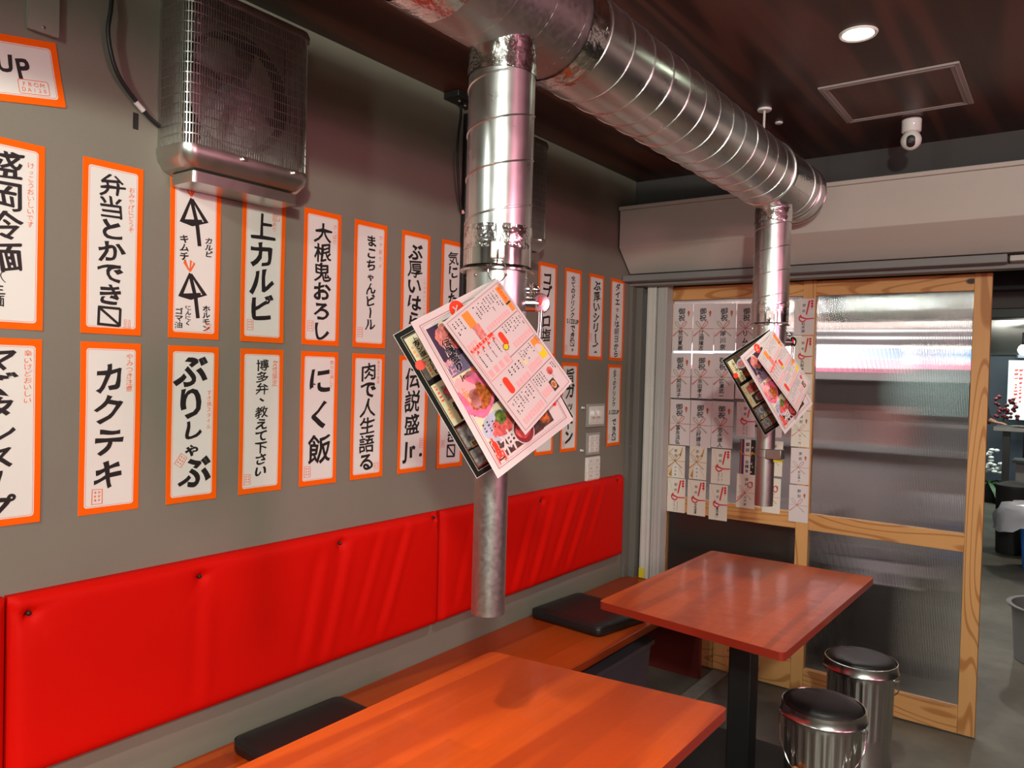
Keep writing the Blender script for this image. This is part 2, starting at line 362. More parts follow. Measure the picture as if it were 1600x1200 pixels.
class Flat(MB):
    """a printed sheet: u to the viewer's right, v up, layers stacked towards the viewer"""
    def __init__(s, F, gap=0.0003): super().__init__(); s.F = F; s.gap = gap; s.rng = random.Random(5)
    def P(s, u, v, l): return s.F(u, v, l * s.gap)
    def poly(s, pts, l, m):
        a = sum(pts[i-1][0]*pts[i][1] - pts[i][0]*pts[i-1][1] for i in range(len(pts)))
        if a < 0: pts = pts[::-1]
        s.add([s.P(u, v, l) for u, v in pts], [list(range(len(pts)))], m)
    def rect(s, u0, v0, u1, v1, l, m, nu=1, nv=1):
        s.grid(lambda a, b_: s.P(u0 + (u1-u0)*a, v0 + (v1-v0)*b_, l), nu, nv, m)
    def rrect(s, u0, v0, u1, v1, r, l, m, nv=8):
        rows = []
        for i in range(5): a = R(90 * i / 4); rows.append((v0 + r - r*math.cos(a), r - r*math.sin(a)))
        for i in range(1, nv): rows.append((v0 + r + (v1-v0-2*r)*i/nv, 0))
        for i in range(5): a = R(90 * (4-i) / 4); rows.append((v1 - r + r*math.cos(a), r - r*math.sin(a)))
        v = []; f = []
        for vv, ins in rows:
            for k in range(4): v.append(s.P(u0 + ins + (u1-u0-2*ins)*k/3, vv, l))
        for j in range(len(rows)-1):
            for k in range(3): a = j*4+k; f.append((a, a+1, a+5, a+4))
        s.add(v, f, m)
    def strip(s, pts, wd, l, m, closed=False):
        n = len(pts); v = []; f = []
        for i, p in enumerate(pts):
            p0 = pts[i-1] if (closed or i) else p; p1 = pts[(i+1) % n] if (closed or i < n-1) else p
            d = Vector((p1[0]-p0[0], p1[1]-p0[1])); d = d.normalized() if d.length else Vector((1, 0))
            w_ = wd[i] if isinstance(wd, (list, tuple)) else wd
            v += [s.P(p[0]-d.y*w_/2, p[1]+d.x*w_/2, l), s.P(p[0]+d.y*w_/2, p[1]-d.x*w_/2, l)]
        for i in range(n if closed else n-1): j = (i+1) % n; f.append((2*i, 2*i+1, 2*j+1, 2*j))
        s.add(v, f, m)
    def ring(s, u0, v0, u1, v1, r, wd, l, m):
        pts = rrect(u0, v0, u1, v1, r, 3); q = []
        for i, p in enumerate(pts):
            p2 = pts[(i+1) % len(pts)]; d = math.hypot(p2[0]-p[0], p2[1]-p[1]); k = max(1, int(d/0.04))
            for j in range(k): q.append((p[0]+(p2[0]-p[0])*j/k, p[1]+(p2[1]-p[1])*j/k))
        s.strip(q, wd, l, m, True)
    def ell(s, cu, cv, ru, rv, l, m, n=18, rot=0.0, rough=0.0):
        p = []
        for i in range(n):
            a = 2*math.pi*i/n; k = 1 + rough*s.rng.uniform(-1, 1); x, y = ru*k*math.cos(a), rv*k*math.sin(a)
            p.append((cu + x*math.cos(rot)-y*math.sin(rot), cv + x*math.sin(rot)+y*math.cos(rot)))
        s.poly(p, l, m)
    def glyph(s, c, cu, cv, size, l, m, bold=1, brush=1.0, sx=1.0, rot=0.0):
        if c == '〼':
            h = size*0.40; wd = size*(0.12 if bold else 0.07); x = lambda a: cu + a*h*0.95*sx; y = lambda a: cv + a*h
            for pts in (((-1, 1), (-1.05, -1)), ((-1.1, 1), (1, 0.95)), ((1, 1), (0.95, -1.05)), ((-1.15, -0.9), (0.95, -1)), ((-0.95, 0.9), (0.9, -0.85))):
                s.strip([(x(pts[0][0]), y(pts[0][1])), (x(pts[1][0]), y(pts[1][1]))], wd, l, m)
            return
        vs_, fs_ = GL[(c, bold)]
        if not vs_: return
        ascii_ = ord(c) < 256
        if ascii_:
            x0 = min(p[0] for p in vs_); x1 = max(p[0] for p in vs_); ox, oy = (x0+x1)/2, 0.36
        else: ox, oy = 0.5, 0.38
        if c in '、。': cu += size*0.45; cv += size*0.35
        r0 = rot
        if c in 'ー': r0 += R(-90)
        ph = [s.rng.uniform(0, 6.28) for _ in range(6)]; am = 0.030*brush
        tilt = s.rng.uniform(-0.05, 0.05)*brush; sh = 0.10*brush if c not in 'ー' and not ascii_ else 0.0
        out = []
        for x, y in vs_:
            x -= ox; y -= oy
            dx = am*(math.sin(5.1*y+ph[0]) + 0.6*math.sin(9*x+6*y+ph[1])); dy = am*(math.sin(5.7*x+ph[2]) + 0.6*math.sin(8*x-7*y+ph[3]))
            x, y = x+dx, y+dy+sh*x
            a = r0+tilt; x, y = x*math.cos(a)-y*math.sin(a), x*math.sin(a)+y*math.cos(a)
            out.append(s.P(cu + x*size*sx, cv + y*size, l))
        s.add(out, fs_, m)
        if bold and ord(c) >= 0x4E00 and ord(c) < 0xFF00:
            for k, (ax_, ay_) in enumerate(((0.020, 0.006), (-0.016, 0.014), (0.004, -0.020))):
                o0, o1 = s.P(cu, cv, l), s.P(cu + ax_*size, cv + ay_*size, l + 0.12*(k+1)); d = [o1[i]-o0[i] for i in range(3)]
                s.add([(p[0]+d[0], p[1]+d[1], p[2]+d[2]) for p in out], fs_, m)
    def column(s, text, cu, vtop, vbot, size, l, m, bold=1, brush=1.0, sx=1.0, jit=0.02):
        n = len(text); pitch = (vtop-vbot)/n; want = size; size = min(size, pitch*1.02); sx *= min(1.3, want/size)
        for i, c in enumerate(text):
            k = 0.72 if c in 'っゃゅょッャュョ' else 1.0
            s.glyph(c, cu + s.rng.uniform(-jit, jit)*size, vtop - pitch*(i+0.5), size*k, l, m, bold, brush, sx)
    def row(s, text, u, cv, size, l, m, bold=0, brush=0.0, adv=0.62, dirv=(1, 0)):
        for i, c in enumerate(text): s.glyph(c, u+dirv[0]*adv*size*i, cv+dirv[1]*adv*size*i, size, l, m, bold, brush)
    def scrawl(s, u, vtop, vbot, wd, l, m):
        """unreadable small print: a column of tiny uneven marks"""
        v = vtop
        while v > vbot:
            h = wd*s.rng.uniform(0.5, 1.0); 
            if s.rng.random() < 0.85:
                a = wd*s.rng.uniform(0.25, 0.5)
                s.poly([(u-a, v), (u+a, v+h*0.1), (u+a*0.8, v-h*0.45), (u-a*0.7, v-h*0.6)], l, m)
            v -= h*1.25
PW, PH = 0.145, 0.415
# ================================================================== SETTING
b = MB(); b.box(-5, -3.0, -0.06, 6.5, 16, 0.0, 'floor'); b.build('floor', kind='structure')
b = MB(); b.box(-0.15, -3.0, 0.0, 0.0, 3.62, 2.505, 'wall'); b.build('wall_left', kind='structure')
b = MB(); b.box(-0.15, -3.0, 2.505, 5.3, 3.80, 2.58, 'ceiling'); b.build('ceiling', kind='structure')
b = MB(); b.box(-0.15, 3.63, 2.30, 5.3, 3.80, 2.505, 'wall_dark'); b.box(-0.15, 3.66, 1.99, 5.3, 3.80, 2.30, 'wall_dark'); b.build('wall_far', kind='structure')
b = MB(); b.box(-0.15, 3.62, 0.0, 0.055, 3.80, 1.99, 'trimgrey'); b.box(0.0, 3.575, 0.42, 0.022, 3.62, 1.965, 'trimgrey'); b.build('trim_1', kind='structure', bevel=0.002)
b = MB(); b.box(-0.15, -3.15, 0.0, 5.3, -3.0, 2.505, 'shutter'); b.build('wall_back', kind='structure')
b = MB(); b.box(5.15, -3.0, 0.0, 5.3, 3.8, 2.505, 'shutter'); b.build('wall_right', kind='structure')
b = MB(); b.box(0.47, 1.2, 0.0, 0.545, 3.715, 0.012, 'stone'); b.build('trim_2', kind='structure', bevel=0.004)

# ================================================================== wooden sliding door with ribbed panels
d1 = bpy.data.objects.new('door_1', None); C.objects.link(d1); d1.location = (0.86, 3.74, 0.0); d1['kind'] = 'structure'
def piece(name, x0, z0, x1, z1, m, y0=3.72, y1=3.758):
    b = MB(); b.box(x0, y0, z0, x1, y1, z1, m); return b.build(name, d1, bevel=0.002)
piece('post', 0.108, 0.008, 0.180, 1.955, 'pine_z'); piece('post', 0.847, 0.008, 0.905, 1.955, 'pine_z', 3.719); piece('post', 1.541, 0.008, 1.605, 1.955, 'pine_z')
piece('top_rail', 0.18, 1.884, 0.847, 1.953, 'pine_x'); piece('top_rail', 0.905, 1.884, 1.541, 1.953, 'pine_x')
piece('middle_rail', 0.18, 0.780, 0.847, 0.857, 'pine_x'); piece('middle_rail', 0.905, 0.780, 1.541, 0.857, 'pine_x')
piece('bottom_rail', 0.18, 0.008, 0.847, 0.150, 'pine_x'); piece('bottom_rail', 0.905, 0.008, 1.541, 0.118, 'pine_x')
piece('brace_block', 0.470, 0.02, 0.536, 0.172, 'pine_x', 3.700, 3.7195)
def ribbed(x0, x1, z0, z1):
    b = MB(); per = 0.0062; k = 6; n = int((x1-x0)/per*k)
    front = [(x0+(x1-x0)*i/n, 3.7305 - 0.0005*math.sin(2*math.pi*i/k)) for i in range(n+1)]
    v = [(x, y, z) for z in (z0, z1) for x, y in front]; q = n+1
    b.add(v, [(i, i+1, q+i+1, q+i) for i in range(n)], 'poly')
    b.add([(x0, 3.736, z0), (x1, 3.736, z0), (x1, 3.736, z1), (x0, 3.736, z1)], [(3, 2, 1, 0)], 'poly')
    yl, yr = front[0][1], front[-1][1]
    b.add([(x0, yl, z0), (x0, 3.736, z0), (x0, 3.736, z1), (x0, yl, z1)], [(3, 2, 1, 0)], 'poly')
    b.add([(x1, yr, z0), (x1, 3.736, z0), (x1, 3.736, z1), (x1, yr, z1)], [(0, 1, 2, 3)], 'poly')
    b.build('polycarbonate_panel', d1, angle=80)
ribbed(0.182, 0.845, 0.857, 1.884); ribbed(0.907, 1.539, 0.857, 1.884); ribbed(0.182, 0.845, 0.150, 0.780); ribbed(0.907, 1.539, 0.118, 0.780)

# guide rails of the shutter
b = MB()
b.box(0.078, 3.632, 0.42, 0.128, 3.70, 1.985, 'white_metal'); b.box(0.086, 3.628, 0.42, 0.092, 3.632, 1.985, 'white_metal'); b.box(0.114, 3.628, 0.42, 0.120, 3.632, 1.985, 'white_metal')
g = b.build('guide_rail', None, (0.1, 3.66, 0.42), bevel=0.002); tag(g, 'white aluminium shutter guide rail with yellow tape at its foot', 'rail', 'shutter guide rails')
b = MB(); b.box(0.080, 3.6262, 0.424, 0.112, 3.6276, 0.475, 'tag_yellow'); b.build('tape', g)
b = MB(); b.box(0.134, 3.642, 0.0, 0.186, 3.712, 1.985, 'rail_grey'); b.box(0.150, 3.638, 0.0, 0.156, 3.642, 1.985, 'rail_grey'); b.box(0.172, 3.638, 0.0, 0.178, 3.642, 1.985, 'rail_grey')
tag(b.build('guide_rail', None, (0.16, 3.67, 0.0), bevel=0.002), 'grey aluminium shutter guide rail against the wooden door post', 'rail', 'shutter guide rails')

# shutter housing
sh = thing('shutter_housing', (0.012, 3.5, 1.95), 'long beige roller shutter box across the top of the doorway', 'shutter box')
b = MB(); b.prism([(3.625, 2.318), (3.434, 2.318), (3.434, 2.131), (3.560, 2.012), (3.625, 2.012)], 0.012, 5.1, 'shutter', axis=0); b.build('casing', sh, bevel=0.002)
b = MB(); b.prism([(3.625, 2.3185), (3.426, 2.3185), (3.426, 2.337), (3.625, 2.337)], 0.008, 5.1, 'shutter', axis=0); b.build('top_flange', sh, bevel=0.002)
b = MB(); b.box(0.003, 3.492, 1.966, 1.668, 3.56, 1.998, 'grey_bar'); b.build('bottom_bar', sh, bevel=0.003)
b = MB(); b.box(1.676, 3.50, 1.970, 5.1, 3.56, 1.992, 'rail_grey'); b.box(0.003, 3.565, 1.950, 5.1, 3.64, 1.985, 'grey_bar'); b.build('lintel_channel', sh, bevel=0.002)

# ================================================================== TABLES, BENCH, PADS, CUSHIONS
def table(quad, leg, label, name='dining_table'):
    cx = sum(p[0] for p in quad)/4; cy = sum(p[1] for p in quad)/4
    t_ = thing(name, (cx, cy, 0), label, 'table', 'orange stained dining tables')
    b = MB(); b.prism(rquad(quad, 0.022), 0.674, 0.70, 'table', msides='table_edge'); b.build('tabletop', t_, bevel=0.004)
    b = MB(); b.box(leg[0]-0.043, leg[1]-0.043, 0.02, leg[0]+0.043, leg[1]+0.043, 0.665, 'black_metal'); b.build('column', t_, bevel=0.006)
    b = MB(); b.box(leg[0]-0.16, leg[1]-0.16, 0.6645, leg[0]+0.16, leg[1]+0.16, 0.6735, 'black_metal'); b.build('mounting_plate', t_, bevel=0.002)
    b = MB(); b.box(leg[0]-0.22, leg[1]-0.30, 0.0, leg[0]+0.22, leg[1]+0.30, 0.02, 'black_metal'); b.build('base_plate', t_, bevel=0.006)
    return t_
table([(0.588, 0.70), (1.240, 0.78), (1.247, 1.788), (0.588, 1.704)], (0.92, 1.24), 'nearest dining table, orange-stained top cut off by the bottom of the picture')
table([(0.582, 2.319), (1.243, 2.240), (1.268, 3.347), (0.589, 3.334)], (0.935, 2.80), 'far orange-stained dining table with a shiny top beside the wooden door')

bn = thing('wall_bench', (0.23, 1.3, 0), 'long orange-stained wooden bench fixed along the grey wall', 'bench')
b = MB(); b.box(0.0005, -2.2, 0.388, 0.462, 3.618, 0.42, 'bench'); b.box(0.0565, 3.617, 0.388, 0.462, 3.70, 0.42, 'bench'); b.build('seat_board', bn, bevel=0.003)
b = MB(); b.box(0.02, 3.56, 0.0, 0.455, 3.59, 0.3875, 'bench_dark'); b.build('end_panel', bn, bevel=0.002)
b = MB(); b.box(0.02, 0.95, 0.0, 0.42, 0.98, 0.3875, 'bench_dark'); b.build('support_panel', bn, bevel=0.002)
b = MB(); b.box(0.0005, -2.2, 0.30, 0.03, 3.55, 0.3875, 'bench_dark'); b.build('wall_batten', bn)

def crate(y0, y1, x1, z1, label):
    c = thing('storage_box', (x1-0.17, (y0+y1)/2, 0), label, 'storage box', 'boxes under the bench')
    x0 = x1-0.34
    b = MB(); lo = rrect(x0+0.02, y0+0.02, x1-0.02, y1-0.02, 0.03); hi = rrect(x0, y0, x1, y1, 0.03); n = len(lo)
    v = [(x, y, 0.005) for x, y in lo] + [(x, y, z1-0.02) for x, y in hi]
    b.add(v, [list(range(n))[::-1], list(range(n, 2*n))] + [(i, (i+1) % n, n+(i+1) % n, n+i) for i in range(n)], 'crate'); b.build('tub', c, bevel=0.003)
    b = MB(); b.prism(rrect(x0-0.012, y0-0.012, x1+0.012, y1+0.012, 0.035), z1-0.0198, z1, 'crate'); b.build('lid', c, bevel=0.005)
crate(2.50, 3.07, 0.44, 0.335, 'dark smoky plastic storage box under the bench behind the near table')
crate(1.55, 2.25, 0.40, 0.30, 'dark plastic storage box under the bench hidden further left')

def pad(y0, y1, buttons, creases, label, x1=0.045, z0=0.556, z1=0.968):
    r_ = thing('wall_pad', (0.0, (y0+y1)/2, z0), label, 'back pad', 'red back pads above the bench')
    nu, nv = max(24, int((y1-y0)/0.012)), 46; b = MB()
    def fn(a, c):
        y = y0+(y1-y0)*a; z = z0+(z1-z0)*c
        d = min(y-y0, y1-y, z-z0, z1-z); e = 1-math.exp(-max(d, 0)/0.008); x = 0.022+(x1-0.022)*e
        x += 0.0012*math.sin(9*y+4*z)
        for by, bz in buttons:
            q = math.hypot(y-by, z-bz); x -= 0.016*math.exp(-(q/0.012)**2) + 0.006*math.exp(-(q/0.05)**2)
            for an in (-2.2, -1.7, -1.2, 0.3, 2.7):
                dy, dz = math.cos(an), math.sin(an); tt = (y-by)*dy+(z-bz)*dz; pp = abs(-(y-by)*dz+(z-bz)*dy)
                if tt > 0: x -= 0.0045*math.exp(-(pp/0.006)**2)*math.exp(-tt/0.05)
        for cy, slope, zt, zb, amp, wd in creases:
            if zb-0.05 < z < zt+0.05:
                cc = cy + slope*(z-zt); fade = min(1, max(0, (zt+0.05-z)/0.08))*min(1, max(0, (z-zb+0.05)/0.08))
                q = (y-cc)/wd; x += amp*fade*(math.exp(-q*q) - 0.8*math.exp(-(q+1.6)**2))
        return (x, y, z)
    b.grid(fn, nu, nv, 'pad')
    def side(p, q): b.add([p, q, (0.0005, q[1], q[2]), (0.0005, p[1], p[2])], [(0, 1, 2, 3)], 'pad')
    for i in range(nu):
        p, q = fn(i/nu, 0), fn((i+1)/nu, 0); side(q, p); p, q = fn(i/nu, 1), fn((i+1)/nu, 1); side(p, q)
    for j in range(nv):
        p, q = fn(0, j/nv), fn(0, (j+1)/nv); side(p, q); p, q = fn(1, j/nv), fn(1, (j+1)/nv); side(q, p)
    b.build('cover', r_, angle=60)
    for by, bz in buttons:
        b = MB(); b.sphere((x1-0.017, by, bz), 0.006, 'black', 10, 6); b.build('button', r_)
pad(-0.75, 0.684, [(0.2, 0.925)], [], 'red padded backrest panel at the left edge of the picture')
pad(0.690, 2.095, [(0.729, 0.925), (1.142, 0.924), (1.626, 0.931), (2.068, 0.952)],
    [(1.56, 0.22, 0.90, 0.62, 0.005, 0.02), (1.66, 0.26, 0.92, 0.60, 0.005, 0.018), (1.80, 0.34, 0.93, 0.66, 0.0045, 0.016), (1.93, 0.36, 0.94, 0.62, 0.006, 0.017), (1.16, 0.02, 0.86, 0.60, 0.0035, 0.02)],
    'large red padded backrest panel in the middle, above the near black cushion')
pad(2.108, 3.520, [(2.76, 0.927), (3.458, 0.950)],
    [(2.30, 0.30, 0.92, 0.62, 0.004, 0.02), (2.70, 0.40, 0.90, 0.60, 0.006, 0.022), (2.86, 0.45, 0.93, 0.60, 0.006, 0.022), (3.05, 0.55, 0.94, 0.64, 0.007, 0.022), (3.18, 0.55, 0.94, 0.62, 0.006, 0.02), (3.30, 0.5, 0.95, 0.70, 0.005, 0.02)],
    'red padded backrest panel furthest right, beneath the light switches')

def cushion(quad, label):
    cx = sum(p[0] for p in quad)/4; cy = sum(p[1] for p in quad)/4
    c = thing('seat_cushion', (cx, cy, 0.42), label, 'cushion', 'black seat cushions on the bench'); b = MB()
    rings = [(0.016, 0.4205), (0.003, 0.424), (0.0, 0.432), (0.0, 0.452), (0.004, 0.4605), (0.014, 0.4655), (0.05, 0.468)]
    def ins(d): return rquad([((p[0]-cx)*(1-d/0.19)+cx, (p[1]-cy)*(1-d/0.19)+cy) for p in quad], 0.03)
    v = []; n = len(ins(0))
    for d, z in rings: v += [(x, y, z) for x, y in ins(d)]
    f = [list(range(n))[::-1], [(len(rings)-1)*n+i for i in range(n)]]
    for j in range(len(rings)-1): f += [(j*n+i, j*n+(i+1) % n, (j+1)*n+(i+1) % n, (j+1)*n+i) for i in range(n)]
    b.add(v, f, 'leather'); b.build('cover', c, angle=70)
    b = MB(); q = ins(0.001); b.tube([(x, y, 0.4575) for x, y in q], 0.0022, 'leather', 6, True); b.build('piping', c)
cushion([(0.050, 1.232), (0.405, 1.225), (0.415, 1.600), (0.060, 1.607)], 'black seat cushion on the bench beside the near table')
cushion([(0.020, 2.715), (0.382, 2.690), (0.440, 3.020), (0.048, 3.075)], 'black seat cushion on the bench beside the far table')

# ================================================================== DUCT AND EXHAUST PIPES
AX, AZ, AR = 0.91, 2.277, 0.121
dt = thing('exhaust_duct', (AX, 1.0, AZ), 'thick silver spiral ventilation duct running along the ceiling', 'duct')
def helix(b, c, r, p0, p1, pitch, axis, m, th=0.0028, ph=0.0):
    n = int((p1-p0)/pitch*40); pts = []
    for i in range(n+1):
        t_ = p0+(p1-p0)*i/n; a = ph + 2*math.pi*(t_-p0)/pitch
        if axis == 1: pts.append((c[0]+r*math.cos(a), t_, c[1]+r*math.sin(a)))
        else: pts.append((c[0]+r*math.cos(a), c[1]+r*math.sin(a), t_))
    b.tube(pts, th, m, 6)
b = MB(); b.lathe([(AR, -2.9), (AR, 3.27)], (AX, 0, AZ), 'galv', 72, axis=1); b.build('spiral_tube', dt)
b = MB(); helix(b, (AX, AZ), AR, -2.9, 3.26, 0.108, 1, 'galv', 0.0026, ph=1.0); b.build('spiral_seam', dt)
b = MB(); b.lathe([(0.001, 3.352), (AR-0.02, 3.352), (AR+0.002, 3.344), (AR+0.006, 3.335), (AR+0.006, 3.326), (AR+0.0025, 3.322), (AR+0.0025, 3.266), (AR+0.006, 3.262), (AR+0.006, 3.254), (AR+0.0005, 3.250)][::-1], (AX, 0, AZ), 'galv', 72, axis=1); b.build('end_cap', dt)
def saddle(yc, half, a0, a1, extra, name, m):
    """sheet lying on the duct between two angles (0 = +x side, 90 = top)"""
    b = MB(); b.grid(lambda u, v: (AX+(AR+extra)*math.cos(R(a0+(a1-a0)*u)), yc-half+2*half*v, AZ+(AR+extra)*math.sin(R(a0+(a1-a0)*u))), 40, 6, m)
    b.build(name, dt)
saddle(3.035, 0.125, -130, 40, 0.0022, 'tee_saddle', 'galv'); saddle(1.24, 0.22, -150, 42, 0.0022, 'tee_saddle', 'galv_dull')
for yy in (2.905, 3.165):
    b = MB(); b.lathe([(AR+0.0005, yy-0.007), (AR+0.0055, yy-0.004), (AR+0.0055, yy+0.004), (AR+0.0005, yy+0.007)], (AX, 0, AZ), 'galv', 64, axis=1); b.build('joint_ring', dt)
rng = random.Random(3)
def tape(b, fn, nu, nv, amp, m='foil'):
    rr = {}
    def g(u, v):
        k = (round(u*nu), round(v*nv)); rr.setdefault(k, rng.uniform(0, amp)); return fn(u, v, rr[k])
    b.grid(g, nu, nv, m)
for yc, hw, a0, a1 in ((1.455, 0.035, -140, 46), (1.02, 0.05, -150, 50)):
    b = MB(); tape(b, lambda u, v, e: (AX+(AR+0.0035+e)*math.cos(R(a0+(a1-a0)*u)), yc-hw+2*hw*v, AZ+(AR+0.0035+e)*math.sin(R(a0+(a1-a0)*u))), 60, 6, 0.0025); b.build('foil_tape', dt)
b = MB(); tape(b, lambda u, v, e: (AX+(AR+0.0035+e)*math.cos(R(30+16*v)), 1.02+0.46*u, AZ+(AR+0.0035+e)*math.sin(R(30+16*v))), 40, 5, 0.0022)
b.build('foil_tape', dt)
b = MB(); tape(b, lambda u, v, e: (AX+(AR+0.004+e*.4)*math.cos(R(-28+30*v)), 2.93+0.20*u, AZ+(AR+0.004+e*.4)*math.sin(R(-28+30*v))), 8, 5, 0.001); b.build('patch_tape', dt)

def exhaust(py, label, small):
    e = thing('exhaust_pipe', (AX, py, 0.985), label, 'exhaust pipe', 'exhaust pipes over the tables')
    r0 = 0.0695; c = (AX, py, 0)
    b = MB(); b.lathe([(r0, 1.74), (r0, 2.176)], c, 'galv', 56); b.build('spiral_tube', e)
    b = MB(); helix(b, (AX, py), r0, 1.795, 2.10, 0.092, 2, 'galv', 0.0022, ph=3.6); b.build('spiral_seam', e)
    b = MB(); tape(b, lambda u, v, q: (AX+(r0+0.001+q)*math.cos(6.2832*u), py+(r0+0.001+q)*math.sin(6.2832*u), 2.105+(0.070 if not small else 0.055)*v), 72, 7, 0.0018); b.build('foil_tape', e)
    b = MB(); tape(b, lambda u, v, q: (AX+(r0+0.001+q)*math.cos(6.2832*u), py+(r0+0.001+q)*math.sin(6.2832*u), 1.745+0.048*v), 72, 5, 0.0016); b.build('foil_tape', e)
    b = MB(); b.lathe([(r0+0.0015, 1.712), (r0+0.0015, 1.758)], c, 'chrome', 56)
    b.lathe([(r0-0.006, 1.700), (r0+0.008, 1.701), (r0+0.008, 1.7045), (r0+0.0015, 1.710)], c, 'chrome', 56); b.build('flange', e)
    b = MB(); b.lathe([(0.0625, 1.50), (0.0635, 1.701)], c, 'galv', 56); b.lathe([(0.036, 1.40), (0.0625, 1.50)], c, 'galv', 56)
    for k in range(6):
        a = 0.4+k*1.05; b.sphere((AX+0.064*math.cos(a), py+0.064*math.sin(a), 1.69), 0.0035, 'chrome', 8, 6)
    b.build('neck', e)
    b = MB(); b.lathe([(0.0335, 0.987), (0.0355, 0.985), (0.0355, 1.43)], c, 'galv_dull', 40)
    b.lathe([(0.001, 1.02), (0.033, 1.02)], c, 'black', 40); b.build('suction_tube', e)
    # damper on the room side
    ax = Vector((0.80, 0.60, 0)).normalized(); 
    def rel(a, h, s_=0.0): q = Vector((AX, py, 0)) + ax*a + Vector((-ax.y, ax.x, 0))*s_; return (q.x, q.y, h)
    dmp = MB(); dmp.cyl(rel(0.058, 1.638), rel(0.082, 1.638), 0.0165, 'chrome', 24); dmp.cyl(rel(0.079, 1.638), rel(0.088, 1.638), 0.012, 'chrome', 20)
    dmp.cyl(rel(0.056, 1.668), rel(0.078, 1.668), 0.010, 'chrome', 16); dmp.sphere(rel(0.079, 1.668), 0.011, 'chrome', 14, 8); 
    for a in (0, 60, 120, 180, 240, 300): dmp.sphere(rel(0.072, 1.668+0.011*math.sin(R(a)), 0.011*math.cos(R(a))), 0.0045, 'chrome', 8, 6)
    dmp.sphere(rel(0.086, 1.668), 0.006, 'chrome', 10, 6)
    d_ = dmp.build('damper_valve', e)
    dl = MB(); dl.lathe([(0.001, 0.0), (0.019, 0.0), (0.021, 0.003), (0.019, 0.006), (0.001, 0.0065)], (0, 0, 0), 'chrome', 28)
    rot = Vector((0, 0, 1)).rotation_difference((ax*0.55 + Vector((0.25, -0.62, 0.0))).normalized())
    base = Vector(rel(0.092, 1.640)); dl.v = [tuple(rot @ Vector(p) + base) for p in dl.v]; dl.build('dial', d_)
    nn = rot @ Vector((0, 0, 1)); uu = Vector((-nn.y, nn.x, 0)).normalized(); 
    fl = Flat(lambda u, v, l: tuple(base + nn*(0.0066+l) + uu*u + Vector((0, 0, 1))*v)); fl.ell(-0.004, 0.004, 0.0035, 0.010, 1, 'label_red', 14); fl.ell(0.005, -0.001, 0.004, 0.008, 1, 'white', 14); fl.build('dial_label', d_)
    lv = MB(); p0 = base + nn*0.003; lv.tube([p0+Vector((0, 0, -0.015)), p0+Vector((-.001, 0, -0.05)), p0+Vector((-.003, 0.0, -0.078))], [0.0055, 0.005, 0.0065], 'chrome', 12); lv.build('lever', d_)
    # adhesive hook facing the tables
    n_ = Vector((1.89-AX, -py, 0)).normalized(); tq = Vector((-n_.y, n_.x, 0))
    hb = Vector((AX, py, 1.738)) + n_*(r0+0.002)
    b = MB(); q = rrect(-0.0145, -0.018, 0.0145, 0.018, 0.004, 3); v = [tuple(hb+tq*u+Vector((0, 0, w_))) for u, w_ in q] + [tuple(hb+n_*0.005+tq*u*0.92+Vector((0, 0, w_*0.92))) for u, w_ in q]; n = len(q)
    b.add(v, [list(range(n))[::-1], list(range(n, 2*n))] + [(i, (i+1) % n, n+(i+1) % n, n+i) for i in range(n)], 'm_white_pinkcast')
    hk = b.build('hook_base', e, bevel=0.001)
    b = MB(); b.tube([tuple(hb+n_*0.005), tuple(hb+n_*0.010+Vector((0, 0, -0.014))), tuple(hb+n_*0.018+Vector((0, 0, -0.026))), tuple(hb+n_*0.028+Vector((0, 0, -0.024))), tuple(hb+n_*0.031+Vector((0, 0, -0.014)))], 0.0022, 'chrome', 8)
    b.build('hook', hk)
    rc = hb + n_*0.030 + Vector((0, 0, -0.046)); b = MB()
    b.tube([tuple(rc + (tq*math.cos(a)*0.019*.95+n_*math.cos(a)*.006) + Vector((0, 0, math.sin(a)*0.022))) for a in [2*math.pi*i/28 for i in range(28)]], 0.0011, 'chrome', 6, True); b.build('ring', hk)
    if small:
        k = MB(); k.lathe([(0.0395, 1.178), (0.0395, 1.212)], c, 'galv_dull', 32); k.box(AX+0.015, py-0.045, 1.176, AX+0.075, py+0.005, 1.214, 'galv_dull'); k.build('clamp', e, bevel=0.002)
        k = MB(); k.box(AX+0.045, py-0.04, 1.166, AX+0.078, py-0.02, 1.174, 'tag_yellow'); k.build('yellow_strap', e)
        for zz in (1.30, 1.20): k = MB(); k.sphere((AX-0.036, py-0.012, zz), 0.006, 'black', 10, 6); k.build('thumb_screw', e)
    return e
exhaust(1.266, 'silver exhaust pipe hanging from the duct over the nearest table', False)
exhaust(3.045, 'silver exhaust pipe hanging over the far table, in front of the wooden door', True)

hg = thing('duct_hanger', (0.92, 2.868, 2.505), 'thin white hanger rod with a round ceiling plate above the duct', 'hanger')
b = MB(); b.lathe([(0.024, -0.008), (0.026, -0.004), (0.026, 0.0)], (0.92, 2.868, 2.5045), 'white', 24); b.build('ceiling_plate', hg)
b = MB(); b.cyl((0.92, 2.868, 2.498), (0.92, 2.868, 2.408), 0.0045, 'white_metal', 10); b.build('rod', hg)
b = MB(); b.box(0.895, 2.86, 2.402, 0.945, 2.876, 2.412, 'white_metal'); b.sphere((0.905, 2.868, 2.416), 0.006, 'white', 8, 6); b.build('clip', hg)
b = MB(); b.lathe([(0.012, -0.006), (0.015, -0.003), (0.015, 0.0)], (0.918, 3.048, 2.5045), 'white', 20); tag(b.build('ceiling_plug', None, (0.918, 3.048, 2.5045)), 'small white round cap on the ceiling beside the duct hanger', 'ceiling cap')

